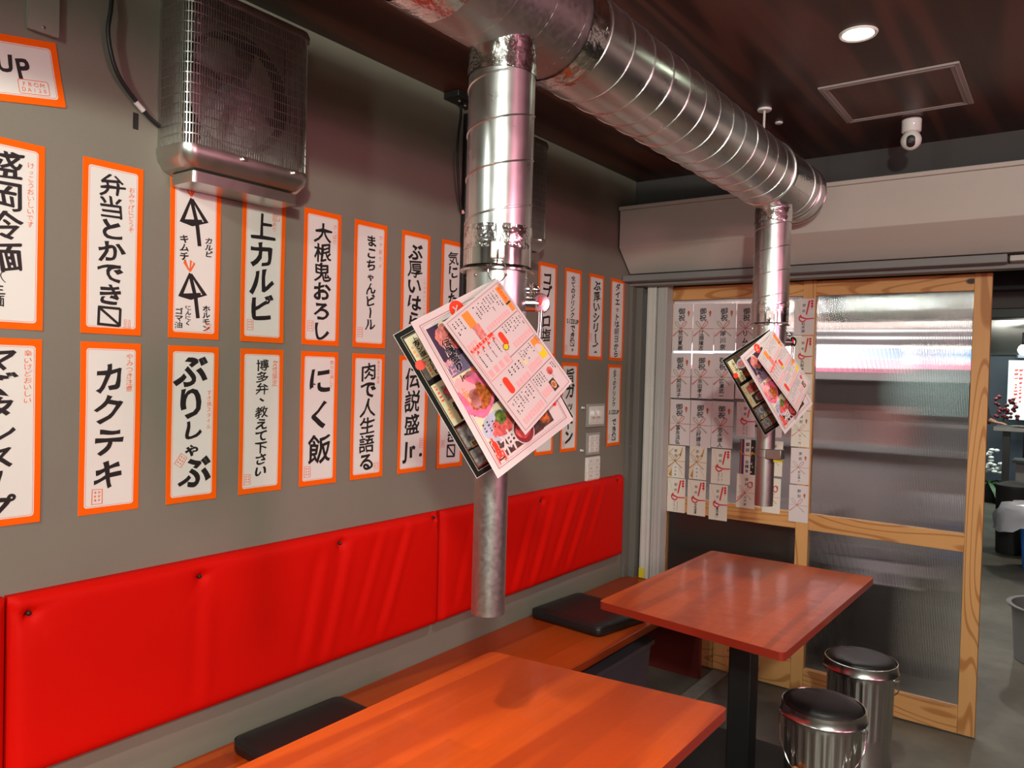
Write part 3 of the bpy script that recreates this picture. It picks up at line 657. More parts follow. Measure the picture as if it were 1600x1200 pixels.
# ================================================================== CEILING ITEMS
h = thing('ceiling_hatch', (1.355, 2.965, 2.505), 'square access hatch with a metal frame in the dark ceiling', 'hatch')
b = MB(); x0, x1, y0, y1 = 1.142, 1.568, 2.750, 3.180
for a in ((x0, y0, x1, y0+0.028), (x0, y1-0.028, x1, y1), (x0, y0+0.028, x0+0.028, y1-0.028), (x1-0.028, y0+0.028, x1, y1-0.028)): b.box(a[0], a[1], 2.4975, a[2], a[3], 2.5045, 'hatchframe')
for a in ((x0+.012, y0+.012, x1-.012, y0+0.015), (x0+.012, y1-0.015, x1-.012, y1-.012), (x0+.012, y0+0.012, x0+0.015, y1-0.012), (x1-0.015, y0+0.012, x1-.012, y1-0.012)): b.box(a[0], a[1], 2.4955, a[2], a[3], 2.4975, 'hatchframe')
b.build('hatch_frame', h, bevel=0.001)
b = MB(); b.box(x0+0.0285, y0+0.0285, 2.5, x1-0.0285, y1-0.0285, 2.5045, 'ceiling'); b.build('hatch_panel', h)
dl = thing('downlight', (1.352, 2.380, 2.505), 'round recessed ceiling downlight glowing in the dark wood ceiling', 'downlight')
b = MB(); b.lathe([(0.043, -0.004), (0.050, -0.006), (0.053, -0.002), (0.053, 0.0)], (1.352, 2.38, 2.5045), 'white', 36)
b.f.pop(-2); b.m.pop(-2); b.build('trim_ring', dl)
b = MB(); b.lathe([(0.001, -0.0022), (0.043, -0.0022)], (1.352, 2.38, 2.5045), 'lamp', 36); b.f = [f[::-1] for f in b.f]; b.build('lens', dl)

cm = thing('security_camera', (1.355, 3.27, 2.505), 'small white ball security camera mounted on the ceiling', 'camera')
b = MB(); b.lathe([(0.030, -0.052), (0.034, -0.048), (0.0345, -0.012), (0.0345, -0.004), (0.031, 0.0)], (1.355, 3.27, 2.5045), 'white', 36); b.build('mount', cm)
hc = Vector((1.355, 3.27, 2.4225)); fwd = (Vector((1.75, 0.4, 1.35))-hc).normalized()
b = MB(); b.sphere(hc, 0.0365, 'white', 32, 20); hd = b.build('head', cm)
rx = fwd.cross(Vector((0, 0, 1))).normalized(); up = rx.cross(fwd)
def face(u, v, l):
    d = (fwd + rx*u + up*v).normalized(); return tuple(hc + d*(0.0367+l))
fl = Flat(face); 
def capsule(ru, rv, l, m):
    fl.grid(lambda a, c: fl.P((2*a-1)*ru*math.sqrt(max(0, 1-max(0, (abs(2*c-1)*rv-(rv-ru))/ru)**2)), (2*c-1)*rv, l), 12, 20, m)
capsule(0.46, 0.80, 1, 'black'); fl.build('lens_window', hd)
fl = Flat(face); fl.ell(0.05, 0.02, 0.16, 0.16, 2, 'crate', 20); fl.ell(0.05, 0.02, 0.08, 0.08, 3, 'chrome', 16); fl.build('lens', hd)
b = MB(); dd = Vector((0.5, -0.87, 0)).normalized(); b.sphere(Vector((1.350, 3.27, 2.478))+dd*0.0342, 0.0032, 'led', 8, 6); b.build('status_light', cm)

# ================================================================== WALL FANS, CABLES, PLATES
def wall_fan(y0, label):
    y1 = y0+0.375; z0, z1 = 2.035, 2.405; d = 0.128; rr = 0.035
    f = thing('wall_fan_unit', (0, (y0+y1)/2, 1.955), label, 'fan unit', 'grilled fan units on the wall')
    path = [(0.006, y0)]; 
    for i in range(7): a = R(180+90*i/6) ; path.append((d-rr+rr*math.sin(R(90*i/6)), y0+rr-rr*math.cos(R(90*i/6))))
    for i in range(7): path.append((d-rr+rr*math.cos(R(90*i/6)), y1-rr+rr*math.sin(R(90*i/6))))
    path.append((0.006, y1))
    def at(s_):
        L = 0
        for i in range(len(path)-1):
            p, q = Vector(path[i]), Vector(path[i+1]); k = (q-p).length
            if L+k >= s_ - 1e-9: return p+(q-p)*((s_-L)/k), (q-p).normalized()
            L += k
        return Vector(path[-1]), (Vector(path[-1])-Vector(path[-2])).normalized()
    tot = sum((Vector(path[i+1])-Vector(path[i])).length for i in range(len(path)-1))
    b = MB(); n = 84
    for i in range(n+1):
        p, t_ = at(tot*i/n); nrm = Vector((t_.y, -t_.x)); wd = 0.0013; th = 0.0011
        if i in (0, n): wd = 0.005
        c4 = [p+t_*wd+nrm*th, p-t_*wd+nrm*th, p-t_*wd-nrm*th, p+t_*wd-nrm*th]
        b.prism([tuple(q) for q in c4][::-1], z0-0.01, z1+0.005, 'stainless')
    for j in range(1, 15):
        z = z0+(z1-z0)*j/15
        pts = [Vector(at(tot*i/60)[0]) for i in range(61)]
        v = []; fcs = []
        for i, p in enumerate(pts):
            t_ = at(tot*i/60)[1]; nrm = Vector((t_.y, -t_.x))
            for s1, s2 in ((0.0016, 0.0014), (0.0016, -0.0014), (-0.001, -0.0014), (-0.001, 0.0014)): v.append((p.x+nrm.x*s1, p.y+nrm.y*s1, z+s2))
        for i in range(60):
            for k in range(4): fcs.append((i*4+k, i*4+(k+1) % 4, (i+1)*4+(k+1) % 4, (i+1)*4+k))
        b.add(v, fcs, 'stainless')
    b.build('grille', f)
    def ring_(off, zs): 
        q = [(0.002, y0-off)] + [(d+off-rr+rr*math.sin(R(90*i/6)), y0-off+rr-rr*math.cos(R(90*i/6))) for i in range(7)] + [(d+off-rr+rr*math.cos(R(90*i/6)), y1+off-rr+rr*math.sin(R(90*i/6))) for i in range(7)] + [(0.002, y1+off)]
        return [(x, y, zs) for x, y in q]
    def loft(levels, m, name):
        b = MB(); v = []; n = len(ring_(0, 0))
        for off, z in levels: v += ring_(off, z)
        fc = [list(range(n))[::-1], [(len(levels)-1)*n+i for i in range(n)]]
        for j in range(len(levels)-1): fc += [(j*n+i, j*n+(i+1) % n, (j+1)*n+(i+1) % n, (j+1)*n+i) for i in range(n)]
        b.add(v, fc, m); return b.build(name, f, angle=30)
    loft([(0.004, z1), (0.005, z1+0.012), (0.001, z1+0.024), (-0.012, z1+0.030)], 'stainless', 'top_cap')
    cap = loft([(-0.034, z0-0.062), (-0.014, z0-0.054), (0.000, z0-0.034), (0.005, z0-0.012), (0.004, z0)], 'stainless', 'bottom_cap')
    for yy in (y0+0.16, y1-0.055): b = MB(); b.box(d+0.004, yy-0.008, z0-0.014, d+0.013, yy+0.008, z0-0.004, 'chrome'); b.build('latch', cap, bevel=0.002)
    b = MB(); b.prism(rrect(0.012, y0+0.028, d-0.012, y1-0.03, 0.012), z0-0.090, z0-0.0625, 'stainless'); b.build('drip_tray', f, bevel=0.006, seg=3)
    b = MB(); b.box(0.002, y0+0.004, z0, 0.006, y1-0.004, z1, 'stainless'); b.build('back_plate', f)
    yc, zc = (y0+y1)/2, (z0+z1)/2
    b = MB(); b.lathe([(0.150, 0.012), (0.150, 0.055), (0.158, 0.060), (0.158, 0.012)], (0, yc, zc), 'black', 48, axis=0); b.f = [q for q in b.f if len(q) == 4]; b.m = b.m[:len(b.f)]; b.build('fan_shroud', f)
    bl = MB()
    for k in range(4):
        a = k*math.pi/2+0.5
        def fn(u, v):
            r_ = 0.03+0.11*u; an = a+(v-0.5)*1.1*(0.7+0.5*u); return (0.028+0.03*(v-0.5)+0.006*u, yc+r_*math.cos(an), zc+r_*math.sin(an))
        bl.grid(fn, 6, 6, 'rail_grey')
    bl.build('fan_blades', f, angle=60)
    b = MB(); b.lathe([(0.034, 0.015), (0.034, 0.062), (0.028, 0.072), (0.001, 0.074)], (0, yc, zc), 'grey_bar', 28, axis=0); b.build('motor', f)
    b = MB(); rg = random.Random(11); R2 = {}
    def film(u, v):
        k = (round(u*14), round(v*8)); R2.setdefault(k, rg.uniform(0, 0.02))
        return (0.085+R2[k], y0+0.06+u*(y1-y0-0.09), z0+0.01+v*0.12*(0.6+0.8*abs(math.sin(u*4))))
    b.grid(film, 14, 8, 'film'); b.build('plastic_film', f)
    return f
f1 = wall_fan(1.022, 'stainless grilled fan unit on the wall above the leftmost posters')
f2 = copy_tree(f1, (0, 1.213, 0), 'second grilled fan unit, mostly hidden behind the near exhaust pipe')

def spline(pts, k=8):
    P = [Vector(p) for p in pts]; out = []
    for i in range(len(P)-1):
        p0, p1, p2, p3 = P[max(i-1, 0)], P[i], P[i+1], P[min(i+2, len(P)-1)]
        for j in range(k):
            t_ = j/k; out.append(0.5*((2*p1)+(p2-p0)*t_+(2*p0-5*p1+4*p2-p3)*t_*t_+(3*p1-p0-3*p2+p3)*t_**3))
    out.append(P[-1]); return out
cb = thing('power_cable', (0.0, 0.9, 2.2), 'black cable with a white tag curving down to the first fan unit', 'cable', 'black cables on the wall')
b = MB(); b.tube(spline([(0.006, 0.905, 2.503), (0.010, 0.899, 2.40), (0.020, 0.890, 2.33), (0.022, 0.884, 2.262), (0.020, 0.910, 2.180), (0.014, 0.980, 2.112), (0.012, 1.019, 2.088)]), 0.0052, 'rubber', 10); b.build('cord', cb)
b = MB(); b.tube([(0.016, 0.955, 2.130), (0.0145, 0.976, 2.114)], 0.0066, 'white', 10); b.build('tag', cb)
b = MB(); b.box(0.0004, 0.957, 2.068, 0.0016, 0.970, 2.108, 'black'); b.build('tag_strip', cb)
cb = thing('power_cable', (0.0, 2.17, 2.3), 'black cable looping down the wall behind the near exhaust pipe', 'cable', 'black cables on the wall')
b = MB(); b.tube(spline([(0.012, 2.178, 2.498), (0.018, 2.172, 2.44), (0.022, 2.157, 2.37), (0.024, 2.150, 2.294), (0.022, 2.164, 2.19), (0.014, 2.190, 2.10), (0.012, 2.206, 2.08)]), 0.0052, 'rubber', 10); b.build('cord', cb)
b = MB(); b.tube([(0.013, 2.196, 2.094), (0.014, 2.204, 2.083)], 0.008, 'chrome', 10); b.build('clip', cb)
b = MB(); b.box(0.0006, 2.206, 1.45, 0.020, 2.232, 2.46, 'black'); tag(b.build('cable_trunking', None, (0.0, 2.22, 1.45), bevel=0.002), 'black vertical cable trunking on the wall behind the near pipe', 'trunking')
br_ = thing('ceiling_bracket', (0.05, 2.16, 2.505), 'small black bracket where the ceiling meets the wall by the near pipe', 'bracket')
b = MB(); b.box(0.003, 2.09, 2.480, 0.075, 2.22, 2.504, 'black'); b.build('plate', br_, bevel=0.003)
for q in ((0.045, 2.13), (0.03, 2.18)): b = MB(); b.sphere((q[0], q[1], 2.478), 0.006, 'chrome', 10, 6); b.build('screw', br_)
pl = thing('junction_plate', (0, 0.749, 2.222), 'metal blanking plate with a screw at the top left', 'cover plate')
b = MB(); b.prism(rrect(0.716, 2.222, 0.780, 2.342, 0.004), 0.0006, 0.012, 'plate_metal', axis=0); b.build('plate', pl, bevel=0.003)
b = MB(); b.lathe([(0.004, 0.0), (0.0035, 0.0015), (0.001, 0.002)], (0.012, 0.748, 2.234), 'chrome', 12, axis=0); b.build('screw', pl)

def switch_plate(y0, z0, y1, z1, kind, label):
    s_ = thing('switch_plate', (0, (y0+y1)/2, z0), label, 'switch', 'wall switches above the right-hand pad'); fr = 0.013 if kind != 'rows_plain' else 0.004
    b = MB(); b.prism(rrect(y0, z0, y1, z1, 0.004, 3), 0.0006, 0.009, 'switch_frame' if kind != 'rows_plain' else 'switch', axis=0); b.build('frame', s_, bevel=0.002)
    b = MB(); b.prism(rrect(y0+fr, z0+fr*.9, y1-fr, z1-fr*.9, 0.002, 2), 0.0092, 0.0115, 'switch', axis=0); b.build('plate', s_, bevel=0.0008)
    if kind == 'dial':
        wd = (y1-y0-2*fr)/3
        for k in range(3):
            b = MB(); b.box(0.0117, y0+fr+wd*k+0.002, z0+0.022, 0.0135, y0+fr+wd*(k+1)-0.002, z1-0.022, 'switch'); b.build('module', s_, bevel=0.0008)
            if k < 2:
                c = (0.0135, y0+fr+wd*(k+0.5), z0+0.064); b = MB(); b.lathe([(0.019, 0), (0.019, 0.004), (0.015, 0.018), (0.0001, 0.019)], c, 'white', 24, axis=0); b.build('dimmer_knob', s_)
    else:
        hh = (z1-z0-2*fr)/3; ww = (y1-y0-2*fr)/2
        for r_ in range(3):
            for c in range(2):
                yy, zz = y0+fr+ww*c, z0+fr+hh*r_
                b = MB(); b.box(0.0117, yy+0.003, zz+0.003, 0.0145, yy+ww-0.003, zz+hh-0.003, 'switch'); b.box(0.0146, yy+ww*0.35, zz+hh*0.55, 0.0150, yy+ww*0.65, zz+hh*0.62, 'grey_bar'); b.build('rocker', s_, bevel=0.0008)
switch_plate(3.174, 1.230, 3.341, 1.342, 'dial', 'dimmer switch plate with two round knobs, topmost on the grey wall')
switch_plate(3.180, 1.093, 3.299, 1.201, 'rows', 'grey-framed switch plate of six rockers, in the middle of three')
switch_plate(3.178, 0.968, 3.306, 1.082, 'rows_plain', 'plain ivory switch plate of six rockers just above the red pad')
for zz, lb in ((1.325, 'small white peg on the wall left of the dimmer switch'), (1.120, 'small white peg on the wall left of the middle switch plate')):
    b = MB(); b.lathe([(0.006, 0.0), (0.007, 0.002), (0.004, 0.008), (0.005, 0.014), (0.0001, 0.017)], (0.0006, 3.132, zz), 'white', 14, axis=0)
    tag(b.build('wall_peg', None, (0.0, 3.132, zz)), lb, 'peg', 'white pegs by the switches')
# ================================================================== BRUSHED MENU STRIPS ON THE WALL
def stamp(f, u, v, s, rot=0.0, l=4):
    c, d = math.cos(rot), math.sin(rot)
    def T(x, y): return (u+(x*c-y*d)*s, v+(x*d+y*c)*s)
    pts = [T(-.5, -.72), (T(.5, -.70)), T(.48, .70), T(-.46, .74)]
    f.strip(pts, s*0.09, l, 'orange_ink', True)
    for k in (-0.18, 0.2):
        for j in range(3):
            y = 0.42-0.38*j; a = f.rng.uniform(-.12, .12)
            f.strip([T(k-.12, y+a), T(k+.12, y-a)], s*0.07, l, 'orange_ink'); f.strip([T(k+a, y+.12), T(k-a*.5, y-.12)], s*0.06, l, 'orange_ink')
def poster(y0, z1, label, main, notes=(), stamps=(), seed=1, extra=None, rows=(), w_=PW, h_=PH, rot=0.0, name='menu_strip'):
    rg = random.Random(seed); a1, a2, ph = rg.uniform(0.0006, 0.0022), rg.uniform(0.0004, 0.0014), rg.uniform(0, 6)
    cr, sr = math.cos(rot), math.sin(rot)
    def F(u, v, l):
        q = v/h_; bend = 0.0011 + a1*(0.5+0.5*math.sin(5.5*q+ph)) + a2*(2*u/w_-1)**2*(1-q)*1.6
        return (bend+l, y0+u*cr-v*sr, z1-h_+v*cr+u*sr)
    f = Flat(F, 0.00022); f.rng = random.Random(seed*7+1)
    f.rect(0, 0, w_, h_, 0, 'orange', 6, 14)
    f.grid(lambda a, c: f.P(w_*(1-a), h_*c, -2), 6, 14, 'paper')
    m_ = 0.0135; f.rrect(m_, m_*1.15, w_-m_, h_-m_*1.15, 0.007, 1, 'paper', 14)
    f.ring(m_+0.0028, m_*1.15+0.0028, w_-m_-0.0028, h_-m_*1.15-0.0028, 0.006, 0.0009, 2, 'orange')
    for text, u, t0, t1, size, *o in main: f.column(text, u*w_, h_*(1-t0), h_*(1-t1), size*PW, 3, 'ink', *(o or (1,)))
    for text, u, t0, t1, size in notes: f.column(text, u*w_, h_*(1-t0), h_*(1-t1), size*PW, 3, 'orange_ink', 0)
    for text, u, t_, size, adv in rows: f.row(text, u*w_, h_*(1-t_), size*PW, 3, 'ink', 1, 0.6, adv)
    for s_ in stamps: stamp(f, s_[0]*w_, h_*(1-s_[1]), s_[2]*PW, s_[3] if len(s_) > 3 else 0)
    if extra: extra(f)
    o = f.build(name, None, (0.0, y0, z1-h_)); return tag(o, label, 'menu strip', 'brushed menu strips on the grey wall')
TA, TB = 1.973, 1.538
def ox(f):
    for top, hb in ((0.10, 0.335), (0.575, 0.80)):
        def q(u, t_): return (u*PW, PH*(1-t_))
        k = hb-top
        f.strip([q(.42, top+.015), q(.70, top+k*.62), q(.42, top+k*.74), q(.22, top+k*.72), q(.40, top+.01)], [.006, .014, .011, .012, .006], 3, 'ink')
        f.strip([q(.24, top+k*.70), q(.62, top+k*.62)], .010, 3, 'ink'); f.strip([q(.40, top+k*.08), q(.52, top+k*.72), q(.575, top+k*1.30)], [.010, .011, .011], 3, 'ink')
        for dx in (-1, 1): f.strip([q(.40, top), q(.40+dx*.10-.02, top-.055), q(.40+dx*.06-.05, top-.07), q(.38+dx*.02, top-.012)], [.004, .006, .006, .004], 3, 'orange_ink')
    f.column('キムチ', .28*PW, PH*.655, PH*.49, .19*PW, 3, 'ink', 1); f.column('カルビ', .76*PW, PH*.66, PH*.53, .22*PW, 3, 'ink', 1)
    f.column('ゴマ油', .20*PW, PH*.19, PH*.06, .17*PW, 3, 'ink', 1); f.column('にんにく', .38*PW, PH*.21, PH*.08, .14*PW, 3, 'ink', 1); f.column('ホルモン', .74*PW, PH*.22, PH*.05, .19*PW, 3, 'ink', 1)
L_ = 'orange-bordered menu strip reading %s, %s'
poster(0.614, TA, L_ % ('盛岡冷麺', 'upper row, cut by the left picture edge'), [('盛岡冷麺', .42, .06, .70, .62), ('（生麺）', .36, .70, .95, .34)], [('けっこうおいしいです', .80, .10, .45, .11)], seed=1)
poster(0.614, TB, L_ % ('マズタンスープ', 'lower row, cut by the left picture edge'), [('マズタンスープ', .40, .05, .96, .60)], [('辛いけどおいしい', .80, .06, .35, .13)], seed=2)
def from_box(f):
    u0, v0 = 0.322, 0.022; f.ring(u0, v0, u0+0.062, v0+0.030, 0.004, 0.0012, 4, 'orange_ink')
    f.row('FROM', u0+0.012, v0+0.021, 0.013, 4, 'orange_ink', 0, 0.8, .95); f.row('DA120', u0+0.010, v0+0.009, 0.012, 4, 'orange_ink', 0, 0.8, .9)
    for i, c in enumerate('SIZE'): f.glyph(c, 0.05+0.045*i, 0.085, 0.062, 3, 'ink', 1, 0.8)
    f.glyph('U', 0.302, 0.083, 0.050, 3, 'ink', 1, 0.8); f.glyph('P', 0.338, 0.076, 0.056, 3, 'ink', 1, 0.8)
poster(0.392, 2.144, 'tilted orange-bordered sign ending in UP at the upper left of the wall', [], seed=3, extra=from_box, w_=PH, h_=0.142, rot=R(9.8))
poster(0.840, TA, L_ % ('弁当とかでき〼', 'upper row, first whole strip from the left'), [('弁当とかでき〼', .47, .07, .96, .46)], [('おみやげにどうぞ', .80, .12, .39, .11)], [(.76, .935, .10)], seed=4)
poster(1.056, TA, 'orange-bordered menu strip with two big 牛 signs and orange horns, under the fan unit', [], (), [(.79, .925, .11)], seed=5, extra=ox)
poster(1.267, TA, L_ % ('上カルビ', 'upper row, right end under the first fan unit'), [('上カルビ', .47, .11, .86, .62)], [('これは', .82, .07, .15, .10), ('自信あり', .73, .09, .22, .11)], [(.22, .885, .14)], seed=6)
poster(1.480, TA, L_ % ('大根鬼おろし', 'upper row, right of the fan unit'), [('大根鬼おろし', .50, .09, .96, .50)], [('さっぱり', .82, .08, .23, .12)], [(.22, .86, .15)], seed=7)
poster(1.681, TA, L_ % ('まこちゃんビール', 'upper row between 大根鬼おろし and ぶ厚いはらみ'), [('まこちゃんビール', .52, .10, .86, .33)], [('カナ割り〆', .80, .08, .36, .12)], [(.22, .88, .15)], seed=8)
poster(1.897, TA, L_ % ('ぶ厚いはらみ', 'upper row, half behind the hanging menus'), [('ぶ厚いはらみ', .47, .09, .96, .52)], [('これはおいしいです', .82, .36, .70, .08)], seed=9)
poster(2.103, TA, L_ % ('気にしたら負け', 'upper row, left edge of the near exhaust pipe'), [('気にしたら負け', .45, .09, .96, .42)], [('自信あり', .82, .08, .30, .09)], seed=10)
poster(2.736, TA, L_ % ('コブクロ塩', 'upper row, right beside the near pipe lever'), [('コブクロ塩', .46, .09, .84, .52)], [('これはおいしい', .14, .06, .25, .07)], seed=11)
poster(2.947, TA, L_ % ('全てのドリンク', 'upper row, second right of the near pipe'), [('全てのドリンク', .50, .07, .55, .30), ('でき〼。', .55, .62, .95, .30)], [('これは', .82, .06, .15, .08), ('おいしい', .82, .16, .32, .08)], [(.18, .89, .14)], seed=12, rows=[('SIZEUP', .22, .585, .20, .62)])
poster(3.164, TA, L_ % ('ぶ厚いシリーズ', 'upper row, third right of the near pipe'), [('ぶ厚いシリーズ', .52, .07, .93, .48)], [('これはおいしいです', .84, .24, .55, .08)], [(.16, .74, .17)], seed=13)
poster(3.377, TA, L_ % ('ダイエットは明日から', 'upper row, rightmost'), [('ダイエットは明日から', .50, .05, .96, .36)], [('おみやげに', .84, .08, .34, .07)], [(.78, .91, .13)], seed=14)
poster(0.842, TB, L_ % ('カクテキ', 'lower row, first whole strip from the left'), [('カクテキ', .47, .11, .87, .52)], [('やみつき注意', .80, .06, .29, .13)], [(.30, .90, .17)], seed=15)
poster(1.058, TB, L_ % ('ぶりしゃぶ', 'lower row, directly below the 牛 strip'), [('ぶり', .47, .05, .47, .66), ('しゃ', .50, .47, .73, .46), ('ぶ', .55, .70, .91, .64)], [('すき焼スタイル', .82, .28, .54, .10)], [(.28, .73, .15, R(-35))], seed=16)
poster(1.271, TB, L_ % ('博多弁、教えて下さい', 'lower row, below 上カルビ'), [('博多弁、教えて下さい', .50, .07, .89, .36)], [('女性限定', .80, .07, .26, .14)], [(.20, .90, .14)], seed=17)
poster(1.480, TB, L_ % ('にく飯', 'lower row, below 大根鬼おろし'), [('にく飯', .52, .09, .86, .64)], [('数々石焼にて', .82, .06, .28, .10)], [(.22, .895, .16)], seed=18)
poster(1.683, TB, L_ % ('肉で人生語る', 'lower row, below まこちゃんビール'), [('肉で人生語る', .50, .07, .94, .50)], [('黒毛和牛熟成', .80, .05, .24, .09)], [(.80, .91, .13)], seed=19)
poster(1.899, TB, L_ % ('伝説盛Jr.', 'lower row, left edge hidden behind the hanging menus'), [('伝説盛', .46, .09, .69, .56)], (), [(.84, .755, .16)], seed=20, rows=[('Jr.', .26, .80, .54, .50)])
poster(2.104, TB, L_ % ('でき〼', 'lower row, low between pipe and hanging menus'), [('食べ尽くでき〼'.replace('尽く', 'い'), .55, .09, .92, .38)], (), [(.22, .78, .12)], seed=21)
poster(2.738, TB, 'orange-bordered menu strip, lower row, only its lower corner showing right of the menus', [('肉、', .5, .1, .9, .4)], seed=22)
poster(2.942, TB, L_ % ('旨ガッドン', 'lower row, left of the switches'), [('旨ガッドン', .52, .06, .92, .56)], (), [(.20, .91, .15)], seed=23)
poster(3.371, TB, L_ % ('全てのドリンク', 'lower row, right of the switches'), [('全てのドリンク', .50, .06, .52, .30), ('でき〼', .55, .66, .94, .32)], [('これは', .82, .06, .15, .08), ('おいしい', .82, .16, .32, .08)], [(.18, .89, .14)], seed=24, rows=[('SIZEUP', .20, .585, .20, .62)])

# ================================================================== GIFT ENVELOPES ON THE DOOR
def bow(f, w, h, v, ml, mr, s=1.0, line=True, wd=0.035):
    c = w*0.42; k = s*w
    if line: f.strip([(0, v), (c, v)], wd*0.5*w, 3, ml); f.strip([(c, v), (w, v)], wd*0.8*w, 3, mr)
    for dx, m_ in ((-1, ml), (1, mr)):
        lp = [(c, v)]
        for i in range(1, 10):
            a = math.pi*i/10; r_ = 0.40*k*math.sin(a); an = R(48)+R(46)*(i/10-0.5)
            lp.append((c+dx*r_*math.cos(an)*1.05, v+r_*math.sin(an)*1.15))
        lp.append((c, v)); f.strip(lp, wd*w, 3+(dx > 0), m_)
        f.strip([(c, v), (c-dx*0.38*k, v-0.34*k)], [wd*w*0.8, wd*w*2.0], 3+(dx > 0), m_)
def noshi(f, u, v, s, m_='e_red'):
    f.poly([(u, v+s*1.1), (u+s*.5, v+s*.45), (u, v-s*1.3), (u-s*.5, v+s*.45)], 3, 'm_orange')
    f.poly([(u, v+s*1.1), (u+s*.5, v+s*.45), (u, v+s*.25), (u-s*.5, v+s*.45)], 4, m_)
    for k in range(3): f.strip([(u-s*(.42-.1*k), v+s*(.1-.38*k)), (u+s*(.42-.1*k), v+s*(.02-.38*k))], s*.16, 4, 'ink')
    f.poly([(u, v-s*1.3), (u+s*.15, v-s*.95), (u-s*.15, v-s*.95)], 4, m_)
def envelope(cx, cz, w, h, y, kind, name, label, seed):
    rg = random.Random(seed); rot = rg.uniform(-.008, .008)
    x0, z0 = cx-w/2, cz-h/2
    def F(u, v, l): return (x0+u-v*rot, y-l, z0+v+u*rot)
    f = Flat(F, 0.00025); f.rng = rg
    body = 'e_lilac' if kind in ('std', 'knotw', 'palew') else 'e_cream'
    f.rect(0, 0, w, h, 0, body); v = [f.P(0, 0, -6), f.P(w, 0, -6), f.P(w, h, -6), f.P(0, h, -6), f.P(0, 0, 0), f.P(w, 0, 0), f.P(w, h, 0), f.P(0, h, 0)]
    f.add(v, [(3, 2, 1, 0), (0, 1, 5, 4), (1, 2, 6, 5), (2, 3, 7, 6), (3, 0, 4, 7)], body)
    if kind == 'std':
        bow(f, w, h, h*.47, 'e_tan', 'e_rose'); f.column('御祝', w*.46, h*.91, h*.63, w*.34, 5, 'ink', 1, 0.7); noshi(f, w*.80, h*.79, w*.13)
        if name: f.column(name, w*.42, h*.44, h*.01, min(w*.28, h*.43/len(name)*1.05), 5, 'ink', 1, 0.7)
    elif kind in ('knot', 'knotw'):
        f.strip([(w*.10, h*.97), (w*.36, h*.50), (0, h*.48)], w*.012, 1, 'e_line'); f.strip([(w*.36, h*.5), (w*.36, 0)], w*.012, 1, 'e_line')
        f.strip([(w*.74, h*.95), (w*.60, h*.56)], [w*.085, w*.07], 3, 'e_red')
        arc = [(w*.42+w*.17*math.cos(a), h*.46+w*.17*math.sin(a)) for a in [R(110+22*i) for i in range(11)]]
        f.strip(arc, w*.065, 3, 'e_red'); f.strip([(w*.30, h*.50), (w*.60, h*.44), (w, h*.455)], [w*.09, w*.07, w*.05], 4, 'e_red')
        for k in range(3): f.ell(w*.87, h*(.93-.07*k), w*.07, h*.035, 3, 'e_red', 8)
        f.strip([(w*.87, h*.78), (w*.87, h*.70)], w*.02, 3, 'e_red')
        f.column('御祝', w*.47, h*.90, h*.58, w*.17, 5, 'ink', 0, 0.8)
        if name: f.column(name, w*.47, h*.36, h*.05, min(w*.24, h*.3/len(name)), 5, 'ink', 1, 0.8)
        else: f.scrawl(w*.42, h*.34, h*.06, w*.06, 5, 'ink'); f.scrawl(w*.58, h*.32, h*.06, w*.05, 5, 'ink')
    elif kind == 'gold':
        f.strip([(w*.02, h*.72), (w*.3, h*.92)], w*.03, 1, 'e_gold'); bow(f, w, h, h*.52, 'e_tan', 'e_gold', 1.1)
        for s_ in (-1, 1): f.strip([(w*.42, h*.52), (w*(.42+.50*s_), h*.08)], w*.018, 3, 'e_tan')
        f.poly([(w*.06, h*.08), (w*.24, h*.02), (w*.24, h*.30)], 3, 'e_gold'); f.strip([(w*.72, h*.70), (w*.85, h*.96)], [w*.1, w*.03], 4, 'e_gold')
        f.rect(w*.32, h*.03, w*.62, h*.40, 4, 'paper'); f.column('御祝', w*.46, h*.92, h*.62, w*.18, 5, 'ink', 0, 0.8); f.column(name, w*.46, h*.38, h*.04, w*.13, 5, 'ink', 0, 0.8)
    elif kind == 'fancy':
        f.rect(0, 0, w*.30, h, 1, 'e_purple'); f.rect(w*.06, 0, w*.12, h, 2, 'e_gold'); f.rect(w*.68, 0, w, h, 1, 'ink')
        for k in range(10): f.ell(w*(.72+.25*rg.random()), h*(.06+.85*rg.random()), w*.05, w*.05, 2, rg.choice(['e_gold', 'paper', 'e_purple']), 7)
        f.rect(w*.28, 0, w*.70, h, 3, 'paper'); f.column('御祝', w*.5, h*.94, h*.62, w*.26, 5, 'ink', 1, 0.8); f.column('谷輝幸', w*.48, h*.42, h*.03, w*.24, 5, 'ink', 1, 0.8)
        f.strip([(0, h*.66), (w*.3, h*.55), (w*.7, h*.54), (w, h*.6)], w*.07, 6, 'e_gold'); f.ell(w*.80, h*.60, w*.14, w*.12, 6, 'e_gold', 12)
    else:
        bow(f, w, h, h*.46, 'e_tan', 'e_rose', 1.0, True, 0.022); f.column('御祝', w*.52, h*.92, h*.64, w*.19, 5, 'ink', 0, 0.8); noshi(f, w*.80, h*.73, w*.12)
        if name: f.column(name, w*.48, h*.38, h*.06, w*.15, 5, 'ink', 0, 0.8)
        if kind == 'pale2': f.ell(w*.72, h*.70, w*.14, h*.10, 3, 'e_red', 12); f.ell(w*.72, h*.70, w*.10, h*.07, 4, body, 12); f.strip([(w*.50, h*.46), (0, h*.16)], w*.06, 4, 'e_rose')
    tag(f.build('gift_envelope', None, (cx, y, z0)), label, 'envelope', 'gift envelopes on the wooden door')
YP, YR = 3.7275, 3.7165
E_ = 'white gift envelope with red and tan printed bow, %s'
